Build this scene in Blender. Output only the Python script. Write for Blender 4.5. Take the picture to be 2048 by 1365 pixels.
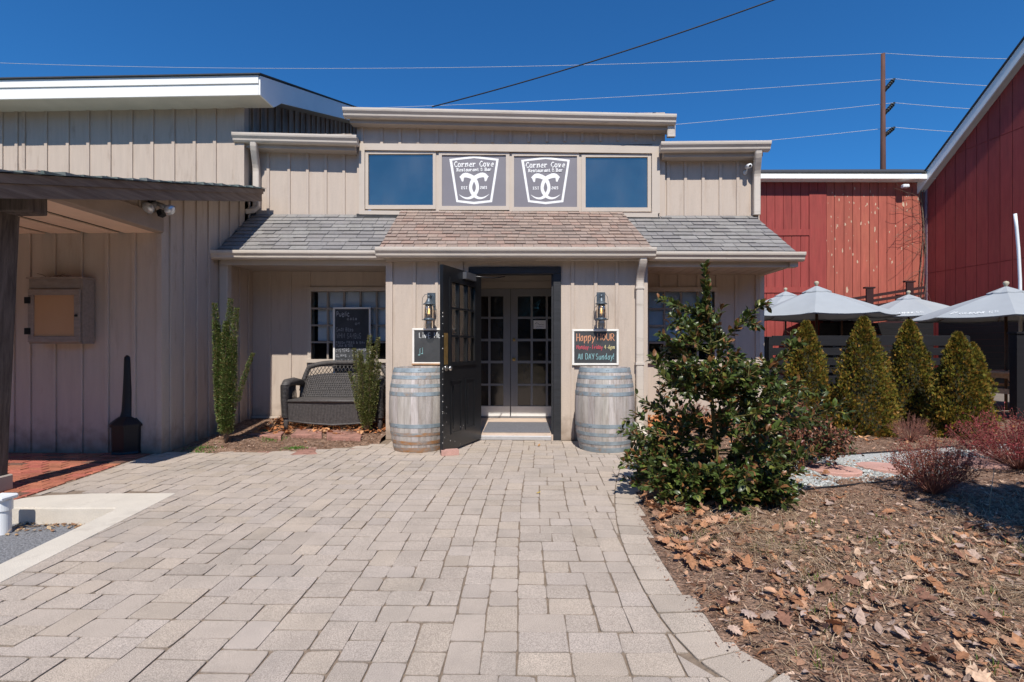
import bpy, math, random
from mathutils import Vector, Matrix, noise
R = math.radians
rnd = random.Random(7)
C = bpy.context.scene.collection
for o in list(bpy.data.objects): bpy.data.objects.remove(o)

# ------------------------------------------------------------------ camera, sky, sun, exposure
F, EYE, HOR = 1000.0, 1.18, 694.0
YAW = math.atan(33 / 1000)
cam = bpy.data.cameras.new('camera')
cam.sensor_width = 36; cam.lens = 36 * F / 2048
cam.shift_y = (HOR - 682.5) / 2048
cam.clip_start = 0.05; cam.clip_end = 3000
co = bpy.data.objects.new('camera', cam); C.objects.link(co)
co.location = (0, 0, EYE); co.rotation_euler = (R(90), 0, YAW)
bpy.context.scene.camera = co

SUN_EL, SUN_AZ = R(52.0), R(-1.0)      # light travels (sin az, cos az); the sun stands behind the camera
w = bpy.data.worlds.new('World'); bpy.context.scene.world = w; w.use_nodes = True
nt = w.node_tree; bg = nt.nodes['Background']
sky = nt.nodes.new('ShaderNodeTexSky'); sky.sky_type = 'NISHITA'; sky.sun_disc = False
sky.sun_elevation = SUN_EL
sky.sun_rotation = math.pi + SUN_AZ
sky.altitude = 0; sky.air_density = 1.0; sky.dust_density = 0.2; sky.ozone_density = 2.0
tint = nt.nodes.new('ShaderNodeMix'); tint.data_type = 'RGBA'; tint.blend_type = 'MULTIPLY'; tint.inputs[0].default_value = 1   # the lens's deep winter blue
tint.inputs[7].default_value = (.44, 1.42, 2.36, 1)
nt.links.new(sky.outputs[0], tint.inputs[6]); nt.links.new(tint.outputs[2], bg.inputs[0]); bg.inputs[1].default_value = 0.052
sl = bpy.data.lights.new('sun', 'SUN'); sl.energy = 5.0; sl.angle = R(0.53); sl.color = (1, .945, .855)
so = bpy.data.objects.new('sun', sl); C.objects.link(so)
d = Vector((math.sin(SUN_AZ) * math.cos(SUN_EL), math.cos(SUN_AZ) * math.cos(SUN_EL), -math.sin(SUN_EL)))
so.rotation_euler = d.to_track_quat('-Z', 'Y').to_euler(); so.location = (0, -5, 12)
vs = bpy.context.scene.view_settings
vs.view_transform = 'Standard'; vs.look = 'None'; vs.exposure = 0.12; vs.gamma = 1; vs.use_curve_mapping = False
bpy.context.scene.cycles.max_bounces = 8
bpy.context.scene.cycles.transparent_max_bounces = 12

# ------------------------------------------------------------------ measuring helpers (photo pixel -> point on a known plane)
def ray(px, py):
    u = (px - 1024) / F; v = (HOR - py) / F
    return (-math.sin(YAW) + u * math.cos(YAW), math.cos(YAW) + u * math.sin(YAW), v)
def G(px, py, z=0.0):
    r = ray(px, py); t = (z - EYE) / r[2]; return (r[0] * t, r[1] * t)
def P(px, py, Y):
    r = ray(px, py); t = Y / r[1]; return (r[0] * t, Y, EYE + r[2] * t)
def X_(px, Y): return P(px, 0, Y)[0]
def Z_(px, py, Y): return P(px, py, Y)[2]
def PX(px, py, X):
    r = ray(px, py); t = X / r[0]; return (X, r[1] * t, EYE + r[2] * t)

# ------------------------------------------------------------------ materials
MATS = {}
def mat(name, col, rough=.7, var=.12, scale=6, bump=.1, bscale=60, metal=0, spec=.4, stretch=(1, 1, 1),
        col2=None, attr=False, dirt=None, dscale=2.0, dlo=.55, dhi=.75, sss=0, dstretch=None, bdist=.01, fine=0.0, fscale=200):
    if name in MATS: return MATS[name]
    m = bpy.data.materials.new(name); m.use_nodes = True; n = m.node_tree; L = n.links
    b = n.nodes['Principled BSDF']
    b.inputs['Roughness'].default_value = rough; b.inputs['Metallic'].default_value = metal
    b.inputs['Specular IOR Level'].default_value = spec
    tc = n.nodes.new('ShaderNodeTexCoord')
    mp = n.nodes.new('ShaderNodeMapping'); mp.inputs['Scale'].default_value = stretch
    L.new(tc.outputs['Object'], mp.inputs[0])
    nz = n.nodes.new('ShaderNodeTexNoise'); nz.inputs['Scale'].default_value = scale; nz.inputs['Detail'].default_value = 6
    nz.inputs['Roughness'].default_value = .62
    L.new(mp.outputs[0], nz.inputs['Vector'])
    rp = n.nodes.new('ShaderNodeValToRGB')
    rp.color_ramp.elements[0].position = .32; rp.color_ramp.elements[1].position = .68
    c2 = col2 if col2 else tuple(min(1, c * (1 + var)) for c in col)
    c1 = tuple(c * (1 - var) for c in col) if not col2 else col
    rp.color_ramp.elements[0].color = (*c1, 1); rp.color_ramp.elements[1].color = (*c2, 1)
    L.new(nz.outputs['Fac'], rp.inputs[0]); out = rp.outputs[0]
    def mix(fac, a, bcol, blend='MIX'):
        mx = n.nodes.new('ShaderNodeMix'); mx.data_type = 'RGBA'; mx.blend_type = blend
        if isinstance(fac, float): mx.inputs[0].default_value = fac
        else: L.new(fac, mx.inputs[0])
        L.new(a, mx.inputs[6])
        if isinstance(bcol, tuple): mx.inputs[7].default_value = (*bcol, 1)
        else: L.new(bcol, mx.inputs[7])
        return mx.outputs[2]
    if fine:
        nf = n.nodes.new('ShaderNodeTexNoise'); nf.inputs['Scale'].default_value = fscale; nf.inputs['Detail'].default_value = 2
        L.new(tc.outputs['Object'], nf.inputs['Vector'])
        rf = n.nodes.new('ShaderNodeValToRGB'); rf.color_ramp.elements[0].position = .36; rf.color_ramp.elements[1].position = .64
        lo = 1 - fine; hi = 1 + fine * .6
        rf.color_ramp.elements[0].color = (lo, lo, lo, 1); rf.color_ramp.elements[1].color = (hi, hi, hi, 1)
        L.new(nf.outputs['Fac'], rf.inputs[0]); out = mix(1.0, out, rf.outputs[0], 'MULTIPLY')
    if dirt:
        nd = n.nodes.new('ShaderNodeTexNoise'); nd.inputs['Scale'].default_value = dscale; nd.inputs['Detail'].default_value = 8
        nd.inputs['Roughness'].default_value = .7
        md = n.nodes.new('ShaderNodeMapping'); md.inputs['Scale'].default_value = dstretch or (1, 1, 1)
        md.inputs['Location'].default_value = (3.1, 1.7, 5.3)
        L.new(tc.outputs['Object'], md.inputs[0]); L.new(md.outputs[0], nd.inputs['Vector'])
        mr = n.nodes.new('ShaderNodeMapRange'); mr.inputs[1].default_value = dlo; mr.inputs[2].default_value = dhi
        L.new(nd.outputs['Fac'], mr.inputs[0]); out = mix(mr.outputs[0], out, dirt)
    if name.endswith('taupe_siding'):
        sp = n.nodes.new('ShaderNodeSeparateXYZ'); L.new(tc.outputs['Object'], sp.inputs[0])
        nq = n.nodes.new('ShaderNodeTexNoise'); nq.inputs['Scale'].default_value = 9; nq.inputs['Detail'].default_value = 6; L.new(tc.outputs['Object'], nq.inputs['Vector'])
        ad = n.nodes.new('ShaderNodeMath'); ad.operation = 'MULTIPLY_ADD'; ad.inputs[1].default_value = -.55; L.new(nq.outputs['Fac'], ad.inputs[0]); L.new(sp.outputs['Z'], ad.inputs[2])
        m3 = n.nodes.new('ShaderNodeMapRange'); m3.inputs[1].default_value = .06; m3.inputs[2].default_value = -.30; m3.inputs[3].default_value = 0; m3.inputs[4].default_value = .75
        L.new(ad.outputs[0], m3.inputs[0]); out = mix(m3.outputs[0], out, (.20, .14, .095))
    if attr:
        at = n.nodes.new('ShaderNodeAttribute'); at.attribute_name = 'Col'
        out = mix(1.0, out, at.outputs[0], 'MULTIPLY')
    L.new(out, b.inputs['Base Color'])
    if bump:
        nb = n.nodes.new('ShaderNodeTexNoise'); nb.inputs['Scale'].default_value = bscale; nb.inputs['Detail'].default_value = 4
        L.new(mp.outputs[0], nb.inputs['Vector'])
        bp = n.nodes.new('ShaderNodeBump'); bp.inputs['Strength'].default_value = bump; bp.inputs['Distance'].default_value = bdist
        L.new(nb.outputs['Fac'], bp.inputs['Height']); L.new(bp.outputs[0], b.inputs['Normal'])
    MATS[name] = m; return m

def leafmat(name, rough=.35, spec=.5, trans=.25):
    m = bpy.data.materials.new(name); m.use_nodes = True; n = m.node_tree; L = n.links
    b = n.nodes['Principled BSDF']; b.inputs['Roughness'].default_value = rough; b.inputs['Specular IOR Level'].default_value = spec
    at = n.nodes.new('ShaderNodeAttribute'); at.attribute_name = 'Col'
    tc = n.nodes.new('ShaderNodeTexCoord'); nz = n.nodes.new('ShaderNodeTexNoise'); nz.inputs['Scale'].default_value = 90
    L.new(tc.outputs['Object'], nz.inputs['Vector'])
    mr = n.nodes.new('ShaderNodeMapRange'); mr.inputs[1].default_value = .3; mr.inputs[2].default_value = .7
    mr.inputs[3].default_value = .75; mr.inputs[4].default_value = 1.2; L.new(nz.outputs['Fac'], mr.inputs[0])
    vm = n.nodes.new('ShaderNodeVectorMath'); vm.operation = 'SCALE'
    L.new(at.outputs['Color'], vm.inputs[0]); L.new(mr.outputs[0], vm.inputs['Scale'])
    L.new(vm.outputs[0], b.inputs['Base Color'])
    if trans:
        t = n.nodes.new('ShaderNodeBsdfTranslucent'); L.new(vm.outputs[0], t.inputs[0])
        ms = n.nodes.new('ShaderNodeMixShader'); ms.inputs[0].default_value = trans
        L.new(b.outputs[0], ms.inputs[1]); L.new(t.outputs[0], ms.inputs[2])
        L.new(ms.outputs[0], n.nodes['Material Output'].inputs[0])
    return m

def glassmat(name, tint=(.02, .03, .04), refl=.3, rough=.02, clear=0.0, wav=.0):
    """window glass: part clear, part mirror-like, part dark"""
    m = bpy.data.materials.new(name); m.use_nodes = True; n = m.node_tree; L = n.links
    b = n.nodes['Principled BSDF']; b.inputs['Base Color'].default_value = (*tint, 1); b.inputs['Roughness'].default_value = .2
    b.inputs['Specular IOR Level'].default_value = .2
    g = n.nodes.new('ShaderNodeBsdfGlossy'); g.inputs['Roughness'].default_value = rough
    g.inputs['Color'].default_value = (1, .90, .78, 1)
    base = b.outputs[0]
    if clear:
        t = n.nodes.new('ShaderNodeBsdfTransparent'); t.inputs[0].default_value = (.9, .93, .93, 1)
        m1 = n.nodes.new('ShaderNodeMixShader'); m1.inputs[0].default_value = clear
        L.new(base, m1.inputs[1]); L.new(t.outputs[0], m1.inputs[2]); base = m1.outputs[0]
    lw = n.nodes.new('ShaderNodeLayerWeight'); lw.inputs[0].default_value = .35
    mr = n.nodes.new('ShaderNodeMapRange'); mr.inputs[3].default_value = refl; mr.inputs[4].default_value = .95
    L.new(lw.outputs['Fresnel'], mr.inputs[0]); mr.inputs[1].default_value = .05
    m2 = n.nodes.new('ShaderNodeMixShader'); L.new(mr.outputs[0], m2.inputs[0])
    L.new(base, m2.inputs[1]); L.new(g.outputs[0], m2.inputs[2]); L.new(m2.outputs[0], n.nodes['Material Output'].inputs[0])
    nb = n.nodes.new('ShaderNodeTexNoise'); nb.inputs['Scale'].default_value = 3
    tc = n.nodes.new('ShaderNodeTexCoord'); L.new(tc.outputs['Object'], nb.inputs['Vector'])
    gm = n.nodes.new('ShaderNodeTexNoise'); gm.inputs['Scale'].default_value = 2.2; gm.inputs['Detail'].default_value = 7; gp_ = n.nodes.new('ShaderNodeMapping'); gp_.inputs['Scale'].default_value = (1, 1, .45); L.new(tc.outputs['Object'], gp_.inputs[0]); L.new(gp_.outputs[0], gm.inputs['Vector'])
    gr = n.nodes.new('ShaderNodeMapRange'); gr.inputs[1].default_value = .35; gr.inputs[2].default_value = .7; gr.inputs[3].default_value = rough; gr.inputs[4].default_value = rough+.16; L.new(gm.outputs['Fac'], gr.inputs[0]); L.new(gr.outputs[0], g.inputs['Roughness'])
    gc = n.nodes.new('ShaderNodeMix'); gc.data_type = 'RGBA'; gc.inputs[6].default_value = (*tint, 1); gc.inputs[7].default_value = (tint[0]+.022, tint[1]+.022, tint[2]+.025, 1); L.new(gr.outputs[0], gc.inputs[0]); gr2 = n.nodes.new('ShaderNodeMapRange'); gr2.inputs[1].default_value = .38; gr2.inputs[2].default_value = .66; L.new(gm.outputs['Fac'], gr2.inputs[0]); L.new(gr2.outputs[0], gc.inputs[0]); L.new(gc.outputs[2], b.inputs['Base Color'])
    bp = n.nodes.new('ShaderNodeBump'); bp.inputs['Strength'].default_value = .3; bp.inputs['Distance'].default_value = .02
    L.new(nb.outputs['Fac'], bp.inputs['Height']); L.new(bp.outputs[0], g.inputs['Normal'])
    return m

SID = mat('taupe_siding', (.515, .428, .358), .72, .05, 3, .12, 90, stretch=(6, 6, .7), dirt=(.36, .27, .21), dscale=3.5, dlo=.57, dhi=.82, dstretch=(1.6, 1.6, .35), fine=.05, fscale=120)
SIDW = mat('weathered_taupe_siding', (.50, .410, .342), .78, .06, 3, .18, 90, stretch=(6, 6, .7), dirt=(.27, .19, .14), dscale=3.0, dlo=.56, dhi=.86, dstretch=(2.4, 2.4, .5), fine=.05, fscale=120)
TRIM = mat('taupe_trim', (.53, .455, .385), .5, .04, 3, .05, 80, dirt=(.38, .3, .25), dscale=5, dlo=.62, dhi=.85)
GUT = mat('gutter_enamel', (.60, .53, .46), .38, .04, 3, .03, 60, dirt=(.30, .25, .19), dscale=4, dlo=.55, dhi=.85, dstretch=(.6, 2, 4))
WHT = mat('white_paint', (.88, .87, .83), .5, .03, 3, .03, 60, dirt=(.45, .43, .36), dscale=5, dlo=.66, dhi=.9, dstretch=(1, 1, 2))
SOF = mat('soffit_paint', (.42, .36, .31), .7, .06, 3, .08, 80)
WHITESOF = mat('pale_soffit_paint', (.62, .58, .5), .7, .06, 3, .08, 80)
BLK = mat('black_door_paint', (.012, .013, .015), .28, .15, 5, .05, 70, spec=.5, dirt=(.09, .085, .08), dscale=30, dlo=.68, dhi=.74)
BLKW = mat('black_stained_wood', (.022, .023, .027), .55, .3, 4, .3, 60, stretch=(1, 8, 8), dirt=(.12, .11, .10), dscale=22, dlo=.70, dhi=.78)
BLKF = mat('black_fence_board', (.009, .009, .011), .6, .3, 4, .25, 60, stretch=(.5, 6, 6))
GREYD = mat('grey_door_paint', (.24, .24, .25), .4, .05, 4, .03, 60)
KICK = mat('kick_plate', (.72, .72, .70), .4, .05, 4, .02, 60)
BRASS = mat('worn_brass', (.62, .42, .16), .32, .2, 12, .05, 90, metal=.9)
NICK = mat('brushed_nickel', (.55, .53, .50), .28, .08, 12, .03, 90, metal=.95)
WOODP = mat('old_post_wood', (.060, .045, .040), .85, .35, 5, .7, 40, stretch=(6, 6, .6), col2=(.16, .125, .11), dirt=(.02, .016, .015), dscale=5, dlo=.55, dhi=.75, dstretch=(4, 4, .4))
WOODF = mat('weathered_fascia_wood', (.15, .10, .072), .8, .3, 5, .5, 40, stretch=(6, .5, 6), col2=(.27, .20, .15))
SHG = mat('grey_shingle', (.29, .285, .285), .9, .12, 30, .5, 260, attr=True, fine=.25, fscale=300, dirt=(.20, .20, .19), dscale=2.2, dlo=.5, dhi=.8)
SHB = mat('brown_shingle', (.33, .25, .21), .9, .12, 30, .5, 260, attr=True, fine=.25, fscale=300)
PAVE = mat('concrete_paver', (.475, .396, .332), .85, .07, 5, .4, 320, attr=True, fine=.42, fscale=330, dirt=(.30, .26, .22), dscale=1.3, dlo=.50, dhi=.85, bdist=.006)
SAND = mat('joint_sand', (.22, .165, .12), .95, .3, 30, .4, 200)
CONC = mat('curb_concrete', (.60, .54, .46), .85, .06, 5, .3, 160, fine=.10, fscale=220, dirt=(.42, .37, .31), dscale=4, dlo=.55, dhi=.8)
BRK = mat('red_brick', (.36, .12, .075), .85, .2, 14, .4, 120, attr=True, fine=.15, fscale=150)
MORT = mat('mortar', (.45, .37, .31), .9, .1, 14, .3, 120)
ASPH = mat('asphalt_gravel', (.13, .13, .14), .9, .4, 60, .9, 130, col2=(.30, .30, .31), fine=.4, fscale=110)
SOIL = mat('mulch_soil', (.13, .070, .042), .95, .4, 14, .9, 60, col2=(.36, .23, .16), fine=.5, fscale=90, bdist=.03)
LAWN = mat('rough_ground', (.11, .10, .055), .95, .3, 3, .6, 40, col2=(.18, .14, .085))
GRAVB = mat('crushed_stone_bed', (.40, .41, .40), .9, .3, 40, .8, 110, col2=(.55, .55, .52), fine=.4, fscale=100)
STON = mat('pink_flagstone', (.52, .30, .25), .85, .1, 8, .3, 100, fine=.12, fscale=130, dirt=(.30, .19, .15), dscale=5, dlo=.58, dhi=.8)
CHIP = leafmat('chip_colour', .85, .2, 0)
LEAFD = leafmat('dry_leaf', .7, .25, .15)
LEAFG = leafmat('glossy_leaf', .38, .5, .2)
LEAFM = leafmat('matt_leaf', .5, .35, .25)
TWIG = mat('twig_bark', (.16, .11, .08), .8, .3, 20, .2, 90)
TWIGY = mat('olive_twig', (.15, .13, .045), .7, .3, 20, .2, 90)
WICK = mat('dark_wicker', (.050, .045, .045), .55, .25, 40, .3, 200, col2=(.105, .095, .092))
STAVE = mat('silvered_oak', (.34, .31, .285), .8, .2, 4, .4, 70, stretch=(5, 5, .6), col2=(.53, .49, .47), attr=True, dirt=(.22, .17, .14), dscale=3, dlo=.50, dhi=.74, dstretch=(5, 5, .7))
HOOP = mat('galvanised_hoop', (.20, .24, .27), .55, .15, 9, .1, 60, metal=.15, col2=(.33, .39, .43), dirt=(.34, .19, .08), dscale=5, dlo=.54, dhi=.72)
HOOPR = mat('rusty_hoop', (.22, .24, .25), .7, .15, 9, .2, 60, col2=(.30, .31, .31), dirt=(.36, .17, .06), dscale=7, dlo=.40, dhi=.62, dstretch=(1, 1, 3))
SLATE = mat('chalkboard_slate', (.035, .037, .040), .7, .3, 4, .05, 60, col2=(.065, .067, .072))
FRW = mat('board_frame_white', (.80, .77, .72), .5, .05, 8, .05, 80)
WOODL = mat('pale_ledge_wood', (.38, .22, .12), .6, .2, 8, .1, 60)
LAMPM = mat('lantern_zinc', (.10, .125, .15), .42, .15, 20, .08, 90, metal=.5)
DARK = mat('interior_dark', (.008, .008, .009), .9, .1, 3, 0)
BLIND = mat('window_blind', (.80, .83, .90), .8, .04, 2, .02, 30)
REDW = mat('red_barn_boards', (.30, .050, .042), .75, .15, 3, .2, 60, stretch=(5, 5, .5), attr=True, dirt=(.33, .07, .05), dscale=1.2, dlo=.5, dhi=.8, dstretch=(1, 1, .5))
ROOFD = mat('dark_roofing', (.05, .05, .052), .9, .2, 10, .2, 80)
UMB = mat('umbrella_canvas', (.34, .365, .39), .85, .04, 3, .06, 200)
UMBP = mat('umbrella_pole_wood', (.13, .065, .035), .55, .2, 8, .1, 60, stretch=(5, 5, 1))
FIN = mat('finial_wood', (.45, .40, .30), .6, .1, 8, .05, 60)
PICN = mat('picnic_lumber', (.52, .34, .22), .8, .2, 5, .3, 60, stretch=(1, 5, 5))
RUST = mat('rusty_steel', (.095, .042, .032), .8, .3, 2, .1, 30, stretch=(1, 1, .3))
WIRE = mat('wire', (.55, .56, .60), .5, .05, 3, 0)
CABLE = mat('black_cable', (.015, .015, .016), .6, .1, 3, 0)
PLW = mat('white_plastic', (.80, .82, .83), .4, .03, 4, .02, 50)
PLB = mat('black_plastic', (.012, .012, .014), .45, .2, 6, .15, 120)
MATG = mat('doormat_fibre', (.16, .16, .18), .95, .25, 50, .6, 200)
SIGN = mat('sign_panel_grey', (.20, .19, .215), .55, .05, 3, .02, 50)
SIGNW = mat('sign_white', (.85, .85, .85), .5, .02, 3, 0)
PAPER = mat('cream_paper', (.88, .56, .33), .8, .08, 5, .02, 50)
PATIO = mat('patio_ground', (.20, .17, .15), .9, .2, 5, .3, 60)
CHW = mat('chalk_white', (.75, .76, .76), .9, .2, 60, 0)
CHO = mat('chalk_orange', (.60, .28, .16), .9, .2, 60, 0)
CHR = mat('chalk_red', (.56, .08, .11), .9, .2, 60, 0)
CHY = mat('chalk_yellow', (.70, .60, .30), .9, .2, 60, 0)
CHB = mat('chalk_blue', (.26, .48, .50), .9, .2, 60, 0)
INKP = mat('umbrella_print', (.85, .87, .88), .8, .02, 3, 0)
INKD = mat('pen_ink', (.08, .08, .14), .8, .02, 3, 0)
GLC = glassmat('clerestory_glass', (.012, .018, .026), .27)
GLP = glassmat('porch_glass', (.01, .012, .015), .06, clear=.93)
GLD = glassmat('door_glass', (.004, .004, .005), .06)
GLL = glassmat('lantern_glass', (.3, .3, .3), .10, clear=.95)
GLB = glassmat('case_glass', (.62, .36, .19), .03, clear=.15)
GLDL = glassmat('door_lite_glass', (.02, .02, .02), .10, clear=.9)
em = bpy.data.materials.new('glowing_filament'); em.use_nodes = True
b = em.node_tree.nodes['Principled BSDF']; b.inputs['Emission Color'].default_value = (1, .55, .2, 1); b.inputs['Emission Strength'].default_value = 3.5
b.inputs['Base Color'].default_value = (1, .6, .3, 1)
nzz = em.node_tree.nodes.new('ShaderNodeTexNoise'); FILA = em

# ------------------------------------------------------------------ mesh builder
class MB:
    def __init__(s): s.v = []; s.f = []; s.c = []; s.sm = []
    def add(s, vs, fs, col=(1, 1, 1), smooth=False):
        k = len(s.v); s.v.extend([tuple(v) for v in vs])
        for f in fs: s.f.append(tuple(i + k for i in f)); s.c.append(col); s.sm.append(smooth)
        return s
    def box(s, x0, x1, y0, y1, z0, z1, col=(1, 1, 1), bev=0):
        if x0 > x1: x0, x1 = x1, x0
        if y0 > y1: y0, y1 = y1, y0
        if z0 > z1: z0, z1 = z1, z0
        if bev:
            b = min(bev, (x1-x0)*.45, (y1-y0)*.45, (z1-z0)*.45)
            rings = []
            def ring(z, i):
                return [(x0+i, y0+b, z), (x0+b, y0+i, z), (x1-b, y0+i, z), (x1-i, y0+b, z), (x1-i, y1-b, z), (x1-b, y1-i, z), (x0+b, y1-i, z), (x0+i, y1-b, z)]
            vs = ring(z0, b) + ring(z0+b, 0) + ring(z1-b, 0) + ring(z1, b)
            fs = [tuple(range(7, -1, -1)), tuple(range(24, 32))]
            for r in range(3):
                for i in range(8):
                    j = (i+1) % 8; fs.append((r*8+i, r*8+j, r*8+8+j, r*8+8+i))
            return s.add(vs, fs, col)
        return s.add([(x0,y0,z0),(x1,y0,z0),(x1,y1,z0),(x0,y1,z0),(x0,y0,z1),(x1,y0,z1),(x1,y1,z1),(x0,y1,z1)],
                     [(0,3,2,1),(4,5,6,7),(0,1,5,4),(1,2,6,5),(2,3,7,6),(3,0,4,7)], col)
    def obox(s, c, ax, ay, az, col=(1, 1, 1)):
        c = Vector(c); ax = Vector(ax); ay = Vector(ay); az = Vector(az)
        vs = [c + ax*i + ay*j + az*k for k in (-1, 1) for (i, j) in ((-1,-1),(1,-1),(1,1),(-1,1))]
        return s.add(vs, [(0,3,2,1),(4,5,6,7),(0,1,5,4),(1,2,6,5),(2,3,7,6),(3,0,4,7)], col)
    def loft(s, A, B, col=(1, 1, 1), cap=True):
        n = len(A); fs = [(i, (i+1) % n, n+(i+1) % n, n+i) for i in range(n)]
        if cap: fs += [tuple(range(n-1, -1, -1)), tuple(range(n, 2*n))]
        return s.add(list(A)+list(B), fs, col)
    def ext(s, prof, a, b, col=(1, 1, 1)):
        """profile of (dy, dz) extruded from a to b (3-D points)"""
        return s.loft([(a[0], a[1]+p[0], a[2]+p[1]) for p in prof], [(b[0], b[1]+p[0], b[2]+p[1]) for p in prof], col)
    def prism(s, poly, z0, z1, col=(1, 1, 1)):
        return s.loft([(x, y, z0) for x, y in poly], [(x, y, z1) for x, y in poly], col)
    def tube(s, pts, r, n=8, col=(1, 1, 1), cap=True, flat=1.0):
        pts = [Vector(p) for p in pts]; m = len(pts); vs = []
        rr = r if isinstance(r, (list, tuple)) else [r]*m
        up = Vector((0, 0, 1)); prevx = None
        for i, p in enumerate(pts):
            t = (pts[min(i+1, m-1)] - pts[max(i-1, 0)]).normalized()
            if prevx is None:
                x = t.cross(up)
                if x.length < .05: x = t.cross(Vector((1, 0, 0)))
            else: x = prevx - t * prevx.dot(t)
            x.normalize(); prevx = x; y = t.cross(x).normalized()
            for k in range(n):
                a = 2*math.pi*k/n; vs.append(p + x*(rr[i]*math.cos(a)) + y*(rr[i]*flat*math.sin(a)))
        fs = [(i*n+k, i*n+(k+1) % n, (i+1)*n+(k+1) % n, (i+1)*n+k) for i in range(m-1) for k in range(n)]
        s.add(vs, fs, col, True)
        if cap and n > 3:
            k0 = len(s.v)-len(vs)
            s.f.append(tuple(range(k0+n-1, k0-1, -1))); s.c.append(col); s.sm.append(False)
            s.f.append(tuple(range(k0+(m-1)*n, k0+m*n))); s.c.append(col); s.sm.append(False)
        return s
    def lathe(s, prof, c=(0, 0, 0), n=24, col=(1, 1, 1), sq=False, colf=None, smooth=True):
        vs = []; m = len(prof)
        for r, z in prof:
            for k in range(n):
                a = 2*math.pi*(k+.5)/n; vs.append((c[0]+r*math.cos(a), c[1]+r*math.sin(a), c[2]+z))
        k0 = len(s.v); s.v.extend(vs)
        for i in range(m-1):
            for k in range(n):
                s.f.append((k0+i*n+k, k0+i*n+(k+1) % n, k0+(i+1)*n+(k+1) % n, k0+(i+1)*n+k))
                s.c.append(colf(k) if colf else col); s.sm.append(smooth)
        return s
    def build(s, name, m, parent=None, o=None, rootloc=None):
        off = Vector((0, 0, 0))
        if rootloc is not None: off = Vector(rootloc)
        elif parent is not None:
            p = parent
            while p is not None: off += p.location; p = p.parent
        me = bpy.data.meshes.new(name)
        me.from_pydata([(v[0]-off.x, v[1]-off.y, v[2]-off.z) for v in s.v], [], s.f)
        if any(c != (1, 1, 1) for c in s.c):
            at = me.attributes.new('Col', 'FLOAT_COLOR', 'FACE')
            flat = []
            for c in s.c: flat += [c[0], c[1], c[2], 1]
            at.data.foreach_set('color', flat)
        elif m and m.node_tree and any(nn.type == 'ATTRIBUTE' for nn in m.node_tree.nodes):
            at = me.attributes.new('Col', 'FLOAT_COLOR', 'FACE'); at.data.foreach_set('color', [1.0]*4*len(s.f))
        me.polygons.foreach_set('use_smooth', s.sm)
        me.materials.append(m); me.update()
        ob = bpy.data.objects.new(name, me); C.objects.link(ob)
        if parent is not None: ob.parent = parent
        elif rootloc is not None: ob.location = off
        return ob
    def world(s):   # local-coordinate variant marker
        return s
def tag(o, label=None, cat=None, group=None, kind=None):
    if label: o['label'] = label
    if cat: o['category'] = cat
    if group: o['group'] = group
    if kind: o['kind'] = kind
    return o
def thing(name, label, cat, loc, group=None, rz=0):
    o = bpy.data.objects.new(name, None); C.objects.link(o); o.location = loc; o.rotation_euler = (0, 0, rz)
    o.empty_display_size = .1
    return tag(o, label, cat, group)
def copytree(o, parent=None):
    c = o.copy(); C.objects.link(c); c.parent = parent
    for ch in list(o.children): copytree(ch, c)
    return c
def local(mb, name, m, parent):
    """mesh already written in its thing's own coordinates"""
    sv = parent; ob = mb.build(name, m, None, rootloc=(0, 0, 0)); ob.parent = sv; return ob

# ------------------------------------------------------------------ strokes and letters
GL = {  # two digits per point (x, y): baseline 2, x-height 6, capital 8, descender 0; '~' = smooth curve
 'A': ['0228', '2842', '1434'], 'B': ['0208', '~08283736251505', '~05253534322202'], 'C': ['~47382817051303223243'],
 'D': ['0208', '~0828374533220202'], 'E': ['0802', '0838', '0535', '0232'], 'F': ['0802', '0838', '0525'], 'G': ['~473828170513223243', '433525'],
 'H': ['0208', '4248', '0545'], 'I': ['0208'], 'L': ['080232'], 'M': ['02082448', '4842'], 'N': ['0208', '0842', '4248'],
 'O': ['~28170513223345372828'], 'P': ['0208', '~082837352505'], 'R': ['0208', '~082837362505', '1542'], 'S': ['~3728180706153433221203'],
 'T': ['0848', '2822'], 'U': ['~0804132233444848'], 'W': ['08122632', '3248'], 'Y': ['0825', '4822'], 'K': ['0208', '0448', '1542'],
 'a': ['~3626150312223334', '3632'], 'c': ['~352616040312223233'], 'd': ['~3626150312223334', '3832'], 'e': ['~04343526150403122232'],
 'h': ['0802', '~042636343232'], 'i': ['0206', '0708'], 'n': ['0602', '~042636343232'], 'm': ['0602', '~04152624222222', '~24354644424242'], 'o': ['~2616040312223335262626'],
 'p': ['0600', '~042636332202'], 'r': ['0602', '~0415263535'], 's': ['~3526160514343322120303'], 't': ['~181303122232', '0626'],
 'u': ['~06030212223436', '3632'], 'v': ['0612', '1236'], 'y': ['0622', '4600'], 'l': ['0802'], 'b': ['0802', '~042636332202'], 'k': ['0802', '0436', '1532'],
 '0': ['~28170513223345372828'], '2': ['~071828372504020202', '0232'], '3': ['~0718283726151515', '~1525343322120303'], '4': ['3832', '380434', '3444'], '6': ['~372816040312223334251403'],
 '&': ['~42262718080706232212030415333434'], '!': ['0804', '0203'], '-': ['1434'], '.': ['0203'], ' ': []}
GWID = {'I': .8, 'i': .8, 'l': .8, '!': .8, '.': .8, ' ': 2.5, 'M': 5, 'm': 5, 'W': 5, '-': 4.2, 't': 3.2, 'r': 3.8, 'c': 3.8, 's': 3.9}
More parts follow.
